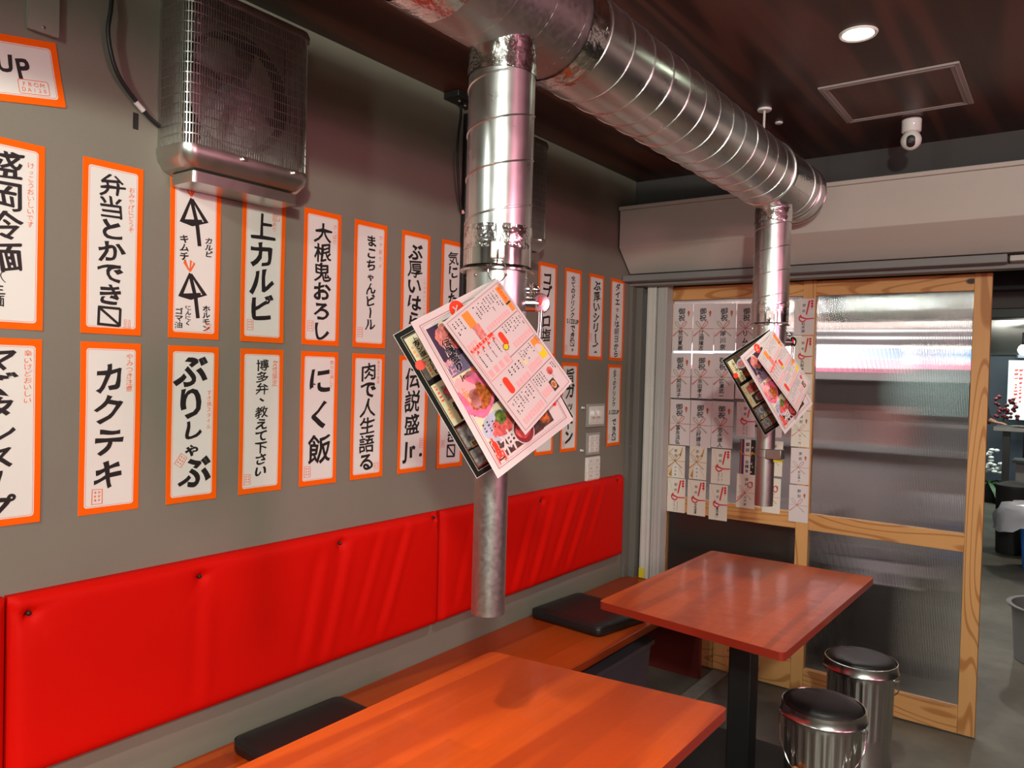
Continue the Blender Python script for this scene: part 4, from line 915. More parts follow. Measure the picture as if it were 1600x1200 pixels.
ENV = [
 (0.237, 1.743, 0.110, 0.246, YP, 'std', '荒岩夏樹', E_ % 'top row, first from the left'), (0.352, 1.742, 0.112, 0.243, YP-.0004, 'std', '江頭隆志', E_ % 'top row, second from the left'),
 (0.467, 1.741, 0.112, 0.239, YP, 'std', '岸川奈', E_ % 'top row, third from the left'), (0.580, 1.740, 0.108, 0.235, YP-.0004, 'std', 'リム広', E_ % 'top row, beside the far exhaust pipe'),
 (0.237, 1.491, 0.111, 0.235, YP-.0004, 'std', '岡田洋子', E_ % 'second row, first from the left'), (0.353, 1.493, 0.114, 0.232, YP, 'std', '永田孝太', E_ % 'second row, second from the left'),
 (0.468, 1.495, 0.112, 0.231, YP-.0004, 'std', '広瀬武一', 'white gift envelope with bow, second row, touched by the hanging black menu'), (0.582, 1.498, 0.104, 0.227, YP, 'std', '', E_ % 'second row, mostly behind the hanging menus'),
 (0.240, 1.247, 0.112, 0.238, YP, 'std', '冨永法弘', E_ % 'third row, first from the left'), (0.354, 1.246, 0.112, 0.240, YP-.0004, 'std', '三好健斗', E_ % 'third row, second from the left'),
 (0.468, 1.249, 0.112, 0.235, YP, 'std', '吉永康人', E_ % 'third row, third from the left'),
 (0.588, 1.283, 0.095, 0.171, YP, 'knotw', '', 'white gift envelope with a red knot, just under the hanging black menu'),
 (0.228, 1.039, 0.095, 0.168, YP, 'gold', '村谷雅', 'cream gift envelope with gold cord bow, fourth row, first from the left'), (0.346, 1.044, 0.093, 0.170, YP, 'gold', '本田太', 'cream gift envelope with gold cord bow, fourth row, second from the left'),
 (0.468, 1.037, 0.100, 0.177, YP, 'knot', '', 'cream gift envelope with red knot, fourth row, third from the left'), (0.603, 1.098, 0.078, 0.173, YP, 'fancy', '', 'gift envelope in purple, black and gold left of the pipe'),
 (0.735, 1.103, 0.077, 0.170, YP, 'pale', '', 'narrow gift envelope with gold trim showing right of the pipe clamp'), (0.722, 1.289, 0.088, 0.166, YP, 'palew', '', 'white gift envelope mostly hidden behind pipe and menus'),
 (0.237, 0.865, 0.100, 0.177, YR, 'knot', '', 'cream gift envelope with red knot, bottom row, first from the left'), (0.349, 0.864, 0.098, 0.181, YR, 'knot', '本気堂豊', 'cream gift envelope with red knot, bottom row, second from the left'),
 (0.465, 0.855, 0.096, 0.179, YR, 'knot', '豊田誠一', 'cream gift envelope with red knot, bottom row, third from the left'), (0.604, 0.929, 0.094, 0.168, YR, 'pale2', '谷村樹', 'cream gift envelope with curled rose bow left of the pipe end'),
 (0.729, 0.923, 0.087, 0.170, YR, 'pale2', '', 'cream gift envelope with red bow right of the pipe end'),
 (0.855, 1.786, 0.092, 0.170, YR, 'knotw', '石木栄', 'white gift envelope with red knot, topmost on the middle door post'), (0.857, 1.607, 0.083, 0.172, YR, 'knot', '久保木'.replace('保', '松'), 'cream gift envelope with red knot, second down the middle door post'),
 (0.858, 1.430, 0.086, 0.172, YR, 'pale', '', 'cream gift envelope on the middle post, behind the hanging drinks menu'), (0.856, 1.254, 0.085, 0.169, YR, 'pale', '山一内', 'cream gift envelope with pale bow on the middle post, below the hanging menus'),
 (0.859, 1.078, 0.085, 0.171, YR, 'palew', '松山崎人', 'white gift envelope with pale bow, second from the bottom of the middle post'), (0.859, 0.899, 0.089, 0.175, YR, 'palew', '', 'white gift envelope with pale bow, lowest on the middle post'),
]
for i, e_ in enumerate(ENV): envelope(*e_, seed=50+i)

# ================================================================== LAMINATED MENUS ON THE PIPE HOOKS
def sheet(T, e1, e2, W, H, draw, label, name, group):
    T, e1, e2 = Vector(T), Vector(e1), Vector(e2); n = e1.cross(e2).normalized(); o0 = T + e1*W
    def F(u, v, l): return tuple(o0 - e1*u + e2*(H-v) + n*l)
    f = Flat(F, 0.00022); f.rng = random.Random(17)
    f.rect(0, 0, W, H, 0, 'm_edge'); q = [f.P(0, 0, -4), f.P(W, 0, -4), f.P(W, H, -4), f.P(0, H, -4), f.P(0, 0, 0), f.P(W, 0, 0), f.P(W, H, 0), f.P(0, H, 0)]
    f.add(q, [(3, 2, 1, 0), (0, 1, 5, 4), (1, 2, 6, 5), (2, 3, 7, 6), (3, 0, 4, 7)], 'm_edge')
    f.W, f.H = W, H
    f.B = lambda u0, t0, u1, t1, l, m: f.rect(u0*W, H*(1-t1), u1*W, H*(1-t0), l, m)
    f.A = lambda u, t: (u*W, H*(1-t))
    draw(f)
    tag(f.build(name, None, tuple(T)), label, 'menu', group)
def frame(f, u0, t0, u1, t1, wd, l, m):
    f.strip([f.A(u0, t0), f.A(u1, t0), f.A(u1, t1), f.A(u0, t1)], wd, l, m, True)
def dish(f, u, t, ru, rt, plate, food, l=4):
    f.ell(u*f.W, f.H*(1-t), ru*f.W, rt*f.H, l, plate, 26)
    f.ell(u*f.W, f.H*(1-t), ru*f.W*.8, rt*f.H*.75, l+1, food, 22, 0, .12)
def cols(f, u0, u1, t0, t1, n, m='m_black', tp=None, wd=0.0145):
    """columns of small print with pale red prices beneath"""
    for i in range(n):
        u = u0+(u1-u0)*(i+.5)/n; e = t0+(t1-t0)*f.rng.uniform(.55, .95)
        f.scrawl(u*f.W, f.H*(1-t0), f.H*(1-e), wd*f.W*1.6, 3, m)
        if tp: f.B(u-(u1-u0)/n*.36, tp[0], u+(u1-u0)/n*.36, tp[1], 2, 'm_pink'); f.scrawl(u*f.W, f.H*(1-tp[0]-.004), f.H*(1-tp[1]+.004), wd*f.W*1.2, 3, 'm_white_pinkcast')
def pill(f, u0, t0, u1, t1, l, m, r=.3):
    w_ = abs(u1-u0)*f.W; h_ = abs(t1-t0)*f.H; f.poly(rrect(u0*f.W, f.H*(1-t1), u1*f.W, f.H*(1-t0), min(w_, h_)*.45, 4), l, m)
def drinks(f):
    f.B(.012, .008, .988, .992, 1, 'm_white_pinkcast'); frame(f, .035, .022, .965, .978, .0012, 2, 'm_maroon'); frame(f, .05, .032, .95, .968, .0007, 2, 'm_pink')
    f.B(.87, .045, .95, .185, 3, 'm_orange'); f.B(.87, .185, .95, .20, 3, 'm_brown'); f.B(.885, .20, .95, .265, 3, 'm_orange')
    f.column('ドリンク', .91*f.W, f.H*.945, f.H*.83, .07*f.W, 4, 'm_red', 1)
    for k in range(4): f.strip([f.A(.93, .03+.012*k), f.A(.99, .05+.012*k)], .0006, 4, 'm_brown')
    cols(f, .42, .85, .05, .19, 9, tp=(.225, .265)); cols(f, .06, .22, .05, .20, 3, tp=(.235, .27)); f.B(.25, .04, .36, .16, 3, 'm_orange'); f.B(.27, .16, .38, .27, 3, 'm_meat2')
    f.strip([f.A(.4, .285), f.A(.95, .285)], .0012, 3, 'm_maroon')
    pill(f, .06, .275, .46, .300, 4, 'm_red'); f.row('サワーテール'[:6], .10*f.W, f.H*.7125, .045*f.W, 5, 'm_white_pinkcast', 1, 0, 1.15)
    frame(f, .06, .305, .46, .545, .0010, 3, 'm_red')
    for k in range(4):
        u = .12+.095*k; f.strip([(f.A(u, .335)[0]+.008*math.cos(a), f.A(u, .335)[1]+.008*math.sin(a)) for a in [R(40*i) for i in range(9)]], .0008, 4, 'm_pink', True); f.ell(f.A(u+.02, .322)[0], f.A(u+.02, .322)[1], .003, .003, 5, 'm_red', 8)
        f.scrawl(f.A(u, 0)[0], f.H*(1-.33), f.H*(1-.44), .004, 5, 'm_black')
        f.B(u-.03, .475, u+.03, .53, 2, 'm_pink')
    cols(f, .60, .95, .30, .41, 7, tp=(.445, .49)); pill(f, .50, .315, .575, .43, 4, 'm_red'); dish(f, .50, .43, .045, .028, 'm_green', 'm_yellow')
    f.strip([f.A(.46, .51), f.A(.95, .51)], .0012, 3, 'm_maroon')
    f.B(.84, .525, .95, .60, 3, 'm_orange'); f.B(.84, .60, .95, .70, 3, 'm_yellow'); f.ell(*f.A(.88, .61), .010, .009, 4, 'm_white_pinkcast', 12)
    for k in range(4): f.strip([f.A(.92, .52+.012*k), f.A(.98, .535+.012*k)], .0006, 4, 'm_brown')
    cols(f, .58, .82, .53, .63, 6, tp=(.655, .715)); cols(f, .30, .56, .57, .64, 4, tp=(.675, .725), wd=.017); pill(f, .17, .585, .255, .72, 4, 'm_red'); cols(f, .06, .15, .57, .63, 2, wd=.016)
    f.ell(*f.A(.60, .61), .006, .008, 3, 'm_cream', 12)
    f.strip([f.A(.06, .735), f.A(.95, .735)], .0012, 3, 'm_maroon'); f.strip([f.A(.50, .735), f.A(.50, .96)], .0008, 3, 'm_maroon')
    cols(f, .08, .47, .755, .87, 8, tp=(.905, .955)); cols(f, .52, .72, .755, .85, 5, tp=(.87, .93)); cols(f, .88, .94, .76, .83, 2)
    f.B(.70, .855, .80, .945, 3, 'm_brown'); dish(f, .75, .90, .035, .03, 'm_cream', 'm_fried'); f.ell(*f.A(.82, .80), .009, .008, 3, 'm_meat', 12); f.strip([f.A(.82, .82), f.A(.82, .86)], .0008, 3, 'm_brown')
def food(f):
    f.B(.010, .007, .990, .993, 1, 'm_white_pinkcast'); frame(f, .055, .040, .945, .960, .0016, 2, 'm_maroon'); frame(f, .072, .052, .928, .948, .0007, 2, 'm_maroon')
    f.B(.09, .075, .58, .385, 2, 'm_purple'); f.B(.09, .29, .50, .385, 3, 'm_slate')
    f.ell(*f.A(.25, .115), .013, .013, 4, 'm_cream', 16, 0, .1); f.ell(*f.A(.23, .155), .024, .021, 5, 'm_meat2', 20, .4, .1); f.ell(*f.A(.29, .20), .018, .016, 5, 'm_meat', 18, 0, .15)
    for k in range(18): f.ell(*f.A(.30+.20*f.rng.random(), .22+.14*f.rng.random()), .007, .006, 6, f.rng.choice(['m_meat', 'm_meat2', 'm_fried']), 9, 0, .2)
    f.ell(*f.A(.46, .058), .018, .018, 4, 'm_red', 22); f.glyph('と', *f.A(.45, .055), .020, 5, 'm_white_pinkcast', 1)
    f.column('伝説盛り', f.W*.195, f.H*.83, f.H*.63, .125*f.W, 7, 'm_white_pinkcast', 1, 1.0, 1.2); f.column('伝説盛り', f.W*.195, f.H*.83, f.H*.63, .108*f.W, 8, 'm_black', 1, 1.0)
    f.column('特上', f.W*.115, f.H*.72, f.H*.625, .075*f.W, 7, 'm_pink', 1)
    f.B(.09, .385, .58, .425, 3, 'm_cream'); f.row('Jr.', .16*f.W, f.H*.593, .055*f.W, 5, 'm_black', 1, .5, .55); f.row('980', .30*f.W, f.H*.600, .06*f.W, 5, 'm_red', 1, 0, .6)
    f.B(.09, .44, .46, .635, 2, 'm_brown'); f.ell(*f.A(.23, .535), .046, .040, 3, 'm_hot', 24, .5, .1); f.ell(*f.A(.24, .555), .028, .022, 4, 'm_fried', 18, .4, .2); f.ell(*f.A(.16, .50), .018, .036, 4, 'm_pink', 14, .2, .2)
    f.column('上タン', f.W*.115, f.H*.545, f.H*.43, .085*f.W, 5, 'm_orange', 1)
    f.B(.09, .645, .60, .82, 2, 'm_cream'); f.B(.09, .80, .66, .930, 2, 'm_maroon'); f.B(.10, .805, .65, .925, 3, 'm_brown')
    f.ell(*f.A(.27, .755), .042, .028, 4, 'm_plate', 26, -.1); f.ell(*f.A(.33, .765), .034, .018, 5, 'm_meat', 20, .1, .12)
    for k in range(6): f.poly([f.A(.16+.05*k, .775), f.A(.19+.05*k, .762), f.A(.20+.05*k, .795), f.A(.17+.05*k, .805)], 6, 'm_meat')
    f.ell(*f.A(.315, .722), .015, .013, 7, 'm_green', 14, 0, .2)
    for k in range(3): f.scrawl(f.W*(.12+.05*k), f.H*(.315-.012*k), f.H*.245, .006, 8, 'm_brown')
    f.glyph('神', *f.A(.268, .868), .043, 9, 'm_white_pinkcast', 1, 1.0)
    for i, c in enumerate('1980円'): f.glyph(c, f.W*.125, f.H*(.187-.024*i), .028, 9, 'm_pink', 1, .3, 1.15); f.glyph(c, f.W*.125, f.H*(.187-.024*i), .021, 10, 'm_red', 1, .3, 1.1)
    f.ell(*f.A(.455, .862), .026, .026, 9, 'm_white_pinkcast', 26); f.ell(*f.A(.455, .862), .024, .024, 10, 'm_maroon', 26); f.ell(*f.A(.455, .857), .019, .017, 11, 'm_meat', 20, 0, .1)
    f.B(.64, .80, .80, .925, 4, 'm_brown'); f.ell(*f.A(.72, .865), .014, .014, 5, 'm_fried', 14, 0, .25); pill(f, .875, .71, .915, .86, 4, 'm_red'); f.scrawl(f.W*.83, f.H*.28, f.H*.17, .007, 4, 'm_red')
    f.B(.60, .44, .92, .66, 2, 'm_meat2'); f.B(.60, .10, .92, .40, 2, 'm_brown')
def grill(f):
    f.B(.004, .003, .996, .997, 1, 'm_black'); frame(f, .045, .035, .955, .965, .0008, 2, 'm_cream')
    f.B(.055, .045, .92, .34, 2, 'm_brown')
    f.B(.06, .055, .17, .21, 5, 'm_cream'); f.column('上タン塩', f.W*.135, f.H*.93, f.H*.80, .060*f.W, 6, 'm_black', 1); f.column('980', f.W*.085, f.H*.89, f.H*.81, .045*f.W, 6, 'm_orange', 1)
    dish(f, .27, .155, .10, .055, 'm_plate', 'm_meat2'); f.ell(*f.A(.07, .235), .010, .010, 6, 'm_red', 16); f.B(.10, .215, .20, .335, 5, 'm_cream'); f.column('カルビ', f.W*.165, f.H*.775, f.H*.67, .055*f.W, 6, 'm_black', 1); f.scrawl(f.W*.12, f.H*.77, f.H*.68, .007, 6, 'm_orange')
    dish(f, .28, .285, .10, .05, 'm_brown', 'm_fried')
    f.B(.055, .375, .92, .655, 2, 'm_cream')
    f.B(.12, .41, .40, .505, 3, 'm_grey'); f.ell(*f.A(.22, .455), .022, .018, 4, 'm_meat', 16, 0, .2); f.ell(*f.A(.32, .465), .020, .016, 4, 'm_meat', 16, 0, .2); f.scrawl(f.W*.085, f.H*.61, f.H*.50, .007, 3, 'm_red')
    f.B(.14, .525, .42, .645, 3, 'm_brown'); dish(f, .28, .585, .10, .045, 'm_plate', 'm_meat2'); f.column('ハツ', f.W*.155, f.H*.475, f.H*.41, .05*f.W, 6, 'm_black', 1); f.column('480', f.W*.085, f.H*.46, f.H*.39, .04*f.W, 6, 'm_orange', 1)
    frame(f, .055, .675, .92, .945, .0008, 3, 'm_red'); f.B(.06, .68, .915, .82, 2, 'm_grey'); dish(f, .22, .735, .10, .045, 'm_plate', 'm_grey'); f.B(.10, .785, .32, .825, 5, 'm_cream'); f.row('特上ミ', .14*f.W, f.H*.195, .05*f.W, 6, 'm_black', 1, .5, 1.0); f.row('480', .11*f.W, f.H*.182, .03*f.W, 6, 'm_orange', 1, 0, .6)
    f.B(.06, .835, .915, .94, 2, 'm_grey'); f.scrawl(f.W*.16, f.H*.145, f.H*.08, .007, 3, 'm_black'); f.scrawl(f.W*.24, f.H*.15, f.H*.07, .010, 3, 'm_red'); f.scrawl(f.W*.33, f.H*.145, f.H*.08, .007, 3, 'm_black')
GM = 'laminated menus hanging from the pipe hooks'
sheet((0.9898, 1.1657, 1.6742), (0.016, -0.8558, -0.517), (0.3961, 0.4802, -0.7826), 0.1853, 0.2515, drinks, 'pink and white laminated drinks menu, frontmost on the near pipe', 'drinks_menu', GM)
sheet((0.9816, 1.1717, 1.6752), (-0.1145, -0.8973, -0.4263), (0.3577, 0.3631, -0.8604), 0.2304, 0.3168, food, 'laminated white-bordered food menu behind the drinks menu on the near pipe', 'food_menu', GM)
sheet((0.9742, 1.1781, 1.6777), (-0.5079, -0.6875, -0.519), (0.3687, 0.3711, -0.8523), 0.2304, 0.3168, grill, 'black laminated grill menu, hindmost on the near pipe', 'grill_menu', GM)
sheet((0.9790, 2.8697, 1.6740), (-0.0099, -0.8106, -0.5855), (0.4092, 0.5309, -0.742), 0.190, 0.258, drinks, 'laminated drinks menu, frontmost on the far pipe by the door', 'drinks_menu', GM)
sheet((0.9686, 2.8743, 1.6743), (-0.1583, -0.8777, -0.4523), (0.4017, 0.3613, -0.8415), 0.2364, 0.325, food, 'laminated white-bordered food menu in the middle on the far pipe', 'food_menu', GM)
sheet((0.9636, 2.8830, 1.6781), (-0.5101, -0.6854, -0.5196), (0.4046, 0.3418, -0.8482), 0.2364, 0.325, grill, 'black laminated grill menu, hindmost on the far pipe', 'grill_menu', GM)

# ================================================================== BUCKET STOOLS
def stool(cx, cy, label, th, side):
    s_ = thing('bucket_stool', (cx, cy, 0), label, 'stool', 'zinc bucket stools')
    b = MB(); nf = 26
    def wob(a, h):
        k = max(0, min(1, (h-0.125)/0.008))*max(0, min(1, (0.352-h)/0.008)); q = math.sin(nf*a); return -0.0028*k*(0.5+0.5*max(-1, min(1, 2.2*q)))
    hs = [(0.104, 0.004), (0.118, 0.004), (0.120, 0.012), (0.1165, 0.018), (0.1175, 0.120), (0.1175, 0.126), (0.1178, 0.134), (0.1205, 0.24), (0.122, 0.343), (0.1222, 0.352), (0.1225, 0.372)]
    b.lathe(hs, (cx, cy, 0), 'bucket', 26*8, wob=wob); b.f.pop(); b.m.pop(); b.build('bucket', s_, angle=50)
    b = MB(); b.lathe([(0.1335, 0.368), (0.1365, 0.366), (0.138, 0.370), (0.1345, 0.374), (0.1335, 0.398), (0.1325, 0.404), (0.129, 0.405), (0.1265, 0.401), (0.1265, 0.376), (0.001, 0.374)], (cx, cy, 0), 'bucket', 64)
    b.f = [q for q in b.f if len(q) == 4]; b.m = b.m[:len(b.f)]; b.build('lid', s_, angle=40)
    b = MB(); rg = random.Random(int(cx*1000)+int(cy*100)); 
    def pf(u, v):
        r_ = 0.1255*u; a = 2*math.pi*v; z = 0.392+0.026*math.sqrt(max(0, 1-(u**6)))+0.003*(1-u*u)
        for k in range(4):
            an = 2.2+0.22*k; d = (r_*math.cos(a)-0.11*math.cos(2.5))*(-math.sin(an))+(r_*math.sin(a)-0.11*math.sin(2.5))*math.cos(an)
            q = math.hypot(r_*math.cos(a)-0.085*math.cos(2.4), r_*math.sin(a)-0.085*math.sin(2.4)); z -= 0.0022*math.exp(-(d/0.004)**2)*math.exp(-(q/0.045)**2)
        return (cx+r_*math.cos(a), cy+r_*math.sin(a), z)
    b.grid(pf, 22, 72, 'leather'); b.build('cushion', s_, angle=80)
    e = Vector((math.cos(th), math.sin(th), 0)); nn = Vector((math.sin(th), -math.cos(th), 0))*side; c = Vector((cx, cy, 0.345))
    for k in (-1, 1):
        b = MB(); p = c+e*0.122*k; b.tube([tuple(p-e*0.002*k), tuple(p+e*0.008*k)], 0.013, 'bucket', 14); b.tube([tuple(p+e*0.006*k), tuple(p+e*0.018*k)], 0.005, 'chrome', 10); b.build('ear', s_)
    pts = []
    for i in range(33):
        a = math.pi*i/32; pts.append(c + e*0.136*math.cos(a) + nn*(0.136*math.sin(a)**0.8*0.97) + Vector((0, 0, -0.150*math.sin(a)**0.9)) )
    pts = [p if i in (0, 32) else p+Vector((0, 0, 0.004*math.sin(i*1.3))) for i, p in enumerate(pts)]
    b = MB(); b.tube(pts, 0.0021, 'chrome', 8); hd_ = b.build('bail_handle', s_)
    g0, g1 = (17, 21)
    d = (pts[g1]-pts[g0]).normalized(); m_ = (pts[g1]+pts[g0])/2
    b = MB(); b.tube([tuple(m_-d*0.040), tuple(m_-d*0.036), tuple(m_), tuple(m_+d*0.036), tuple(m_+d*0.040)], [0.006, 0.0095, 0.0105, 0.0095, 0.006], 'handle', 14); b.build('grip', hd_)
stool(1.249, 2.687, 'nearer zinc bucket stool with a black cushion and hanging wooden-gripped handle', R(8), 1)
stool(1.255, 3.220, 'farther zinc bucket stool with a black cushion, close to the wooden door', R(2), -1)

# ================================================================== THE STREET BEYOND THE DOOR
M['out_wall'] = plain('outside_wall', (0.16, 0.15, 0.15), 0.8, var=0.2, vscale=1.5); M['tarp'] = plain('tent_canvas', (0.55, 0.56, 0.56), 0.7, var=0.08, vscale=2)
M['slate'] = plain('slate_blue_panel', (0.045, 0.055, 0.075), 0.6); M['bin_blue'] = plain('blue_plastic', (0.015, 0.13, 0.50), 0.45); M['bin_black'] = plain('charcoal_plastic', (0.035, 0.033, 0.034), 0.5)
M['bag'] = plain('pale_bin_liner', (0.62, 0.62, 0.68), 0.28); M['tub_grey'] = plain('grey_tub_plastic', (0.24, 0.235, 0.23), 0.5); M['soil'] = plain('tub_inside', (0.02, 0.02, 0.022), 0.8)
M['leaf'] = plain('leaf_green', (0.05, 0.13, 0.035), 0.5, var=0.3, vscale=20); M['petal'] = plain('white_petal', (0.75, 0.75, 0.72), 0.6); M['petal_red'] = plain('dark_red_petal', (0.20, 0.02, 0.03), 0.6); M['pot'] = plain('black_pot', (0.02, 0.02, 0.02), 0.6)
M['sign_white'] = glow('lightbox_white', (1.0, 0.97, 0.95), 2.4); M['sign_pink'] = glow('lightbox_pink', (1.0, 0.22, 0.34), 1.7); M['sign_blue'] = glow('lightbox_blue', (0.22, 0.52, 1.0), 1.3); M['tube_white'] = glow('fluorescent_tube', (1.0, 0.98, 0.95), 1.1)
M['sign_mint'] = glow('lightbox_mint', (0.75, 1.0, 0.93), 0.8); M['bulb'] = glow('bulb_glass', (1.0, 0.97, 0.80), 14.0); M['screen'] = glow('screen_glow', (0.5, 0.62, 0.75), 0.5); M['sign_cream'] = glow('lit_fascia', (1.0, 0.72, 0.66), 0.42)
M['steel_counter'] = plain('steel_counter', (0.30, 0.29, 0.29), 0.4, metal=0.2, var=0.1); M['stall'] = plain('stall_front', (0.27, 0.245, 0.245), 0.6, var=0.25, vscale=4); M['darkener'] = plain('darkener_brown', (0.030, 0.024, 0.022), 0.4)
M['skin'] = plain('skin', (0.50, 0.29, 0.20), 0.55); M['cloth'] = plain('dark_shirt', (0.018, 0.018, 0.022), 0.8); M['trouser'] = plain('dark_trousers', (0.025, 0.025, 0.03), 0.8); M['hair'] = plain('black_hair', (0.01, 0.008, 0.008), 0.6)
b = MB(); b.box(-5, 15.4, 0, 6.5, 15.6, 3.2, 'out_wall'); b.build('wall_street', kind='structure')
b = MB(); b.box(-5, 3.8, 2.9, 6.5, 15.6, 3.0, 'wall_dark'); b.build('ceiling_street', kind='structure')
b = MB(); b.box(-5.1, 3.8, 0, -5.0, 15.6, 3.0, 'out_wall'); b.box(-5.0, 3.8, 0, -0.151, 3.9, 3.0, 'out_wall'); b.build('wall_street_left', kind='structure')
b = MB(); b.box(6.4, 3.8, 0, 6.5, 15.6, 3.0, 'out_wall'); b.build('wall_street_right', kind='structure')
b = MB(); b.box(0.72, 4.28, 1.806, 4.5, 4.42, 2.30, 'black'); b.box(1.50, 4.262, 1.85, 1.72, 4.28, 1.93, 'wall_dark'); b.prism([(1.56, 1.99), (1.60, 1.99), (1.74, 2.10), (1.74, 2.13)], 4.262, 4.2795, 'grey_bar', axis=1); b.build('trim_3', kind='structure', bevel=0.004)
b = MB(); b.grid(lambda u, v: (1.29-0.5*max(0, v-0.42)+(2.0)*u, 4.9+5.6*v, 2.32-0.50*v+0.015*math.sin(9*u)), 10, 20, 'tarp'); o = b.build('tent_canopy', None, (2.0, 7.0, 2.0))
so = o.modifiers.new('thickness', 'SOLIDIFY'); so.thickness = 0.006; tag(o, 'pale grey tent canvas sloping over the alley outside', 'canopy')

st = thing('food_stall', (0.1, 6.7, 0), 'brightly lit market stall glowing through the ribbed door panels', 'stall')
b = MB(); b.box(-2.2, 6.62, 0.0, 1.27, 7.0, 0.92, 'stall'); b.box(-2.2, 6.98, 0.92, 1.27, 7.05, 2.3, 'stall'); b.build('counter', st)
b = MB(); b.box(-2.22, 6.55, 0.921, 1.28, 6.975, 0.965, 'steel_counter'); b.build('counter_top', st)
for x0, x1, z0, z1, m_, nm in ((-1.6, 0.36, 1.585, 1.775, 'sign_white', 'lightbox'), (-1.6, 0.36, 1.552, 1.584, 'sign_pink', 'pink_strip'), (0.72, 1.26, 1.655, 1.735, 'sign_blue', 'lightbox'), (0.37, 0.71, 1.655, 1.735, 'sign_cream', 'lightbox'), (0.37, 1.26, 1.590, 1.652, 'sign_pink', 'lightbox'),
        (0.37, 1.26, 1.742, 1.760, 'tube_white', 'light_tube'), (0.05, 1.26, 1.815, 1.832, 'tube_white', 'light_tube'), (0.05, 1.26, 1.872, 1.886, 'tube_white', 'light_tube'), (-1.6, 0.75, 1.905, 2.02, 'sign_cream', 'fascia'), (-1.6, 0.5, 2.06, 2.14, 'sign_cream', 'fascia')):
    yf = 6.50 if nm != 'light_tube' else 6.44
    b = MB(); b.box(x0, yf, z0, x1, yf+0.05, z1, m_); b.build(nm, st)
b = MB()
for x, z, w_, h_, m_ in ((-0.3, 0.966, .3, .25, 'steel_counter'), (0.25, 0.966, .22, .32, 'm_meat2'), (0.75, 0.966, .30, .2, 'steel_counter'), (1.10, 0.966, .2, .28, 'stall')): b.box(x-w_/2, 6.66, z, x+w_/2, 6.9, z+h_, m_)
b.build('goods_tray', st)
b = MB(); b.box(-2.2, 6.50, 1.49, 1.27, 6.975, 1.545, 'stall'); b.build('shelf_board', st)
b = MB(); b.prism(rrect(-0.30, 4.02, 0.80, 4.50, 0.02), 0.0, 0.79, 'darkener'); o = b.build('panel_darkener', None, (0.25, 4.26, 0), bevel=0.01); tag(o, 'dark box added outside to darken the lower left door panel', 'cabinet')  # unseen box, added so the lower left panel looks dark
def pot_lathe(name, prof, c, m_, label, cat, n=32, cut=True):
    b = MB(); b.lathe(prof, c, m_, n)
    return b, name
wb = thing('waste_bin', (1.00, 4.55, 0), 'dark pedal bin with a clear liner blurred behind the lower right panel', 'bin')
b = MB(); q = rrect(0.86, 4.30, 1.30, 4.62, 0.04); b.prism(q, 0.0, 0.50, 'bin_black'); b.build('body', wb, bevel=0.01)
b = MB(); rr = {}
def bagfn(u, v):
    k = (round(u*28) % 28, round(v*4)); rr.setdefault(k, rng.uniform(-0.012, 0.012)); a = 2*math.pi*u; return (1.08+(0.228+rr[k]+0.02*v)*math.cos(a), 4.46+(0.168+rr[k]+0.02*v)*math.sin(a), 0.56-0.12*v+rr[k])
b.grid(bagfn, 28, 4, 'bag', True); b.build('liner', wb)

tu = thing('round_tub', (1.86, 5.02, 0), 'round grey plastic tub on the concrete floor outside, cut by the right edge', 'tub')
b = MB(); b.lathe([(0.185, 0.004), (0.205, 0.28), (0.226, 0.292), (0.230, 0.302), (0.222, 0.306), (0.205, 0.302), (0.19, 0.20)], (1.86, 5.02, 0), 'tub_grey', 48); b.f.pop(); b.m.pop(); b.build('body', tu)
b = MB(); b.lathe([(0.001, 0.203), (0.10, 0.21), (0.192, 0.20)], (1.86, 5.02, 0), 'soil', 32); b.build('contents', tu)
bb = thing('blue_bin', (1.70, 7.45, 0), 'blue bin with a pale plastic liner outside at the right edge', 'bin')
b = MB(); lo, hi = rrect(1.61, 7.32, 1.87, 7.62, 0.03), rrect(1.575, 7.28, 1.90, 7.66, 0.03); n = len(lo)
b.add([(x, y, 0.004) for x, y in lo]+[(x, y, 0.44) for x, y in hi], [list(range(n))[::-1]]+[(i, (i+1) % n, n+(i+1) % n, n+i) for i in range(n)], 'bin_blue'); b.build('body', bb)
b = MB(); rr2 = {}
def bag2(u, v):
    k = (round(u*36) % 36, round(v*8)); rr2.setdefault(k, rng.uniform(-0.02, 0.02)); a = 2*math.pi*u; r_ = 0.05+0.24*min(1, v*1.7)-0.02*v; z = 0.53-0.02*(1-v)-0.30*max(0, v-0.45)-(0.06 if abs(a-3.6) < .5 else 0)*v
    return (1.72+(r_+rr2[k]+(0.06*v if abs(a-3.4) < .6 else 0))*math.cos(a), 7.45+(r_+rr2[k])*math.sin(a), z+rr2[k])
b.grid(bag2, 36, 8, 'bag'); b.build('liner', bb, angle=70)
b = MB(); b.lathe([(0.125, 0.004), (0.14, 0.56), (0.15, 0.575), (0.15, 0.60), (0.06, 0.63), (0.001, 0.635)], (1.50, 8.05, 0), 'bin_black', 32); tag(b.build('round_bin', None, (1.50, 8.05, 0)), 'dark round bin standing behind the blue bin outside', 'bin')
b = MB(); b.box(1.30, 12.6, 0.0, 1.36, 12.7, 1.9, 'slate'); b.box(0.2, 12.62, 0.0, 1.30, 12.68, 1.87, 'slate'); tag(b.build('partition_panel', None, (0.8, 12.65, 0)), 'slate blue partition panel standing outside past the door post', 'partition')
fp = thing('potted_orchid', (1.05, 11.3, 0), 'white flowering potted plant on the floor outside past the door post', 'plant')
b = MB(); b.lathe([(0.11, 0.003), (0.14, 0.22), (0.12, 0.22), (0.001, 0.20)], (1.08, 11.3, 0), 'pot', 24); b.build('pot', fp)
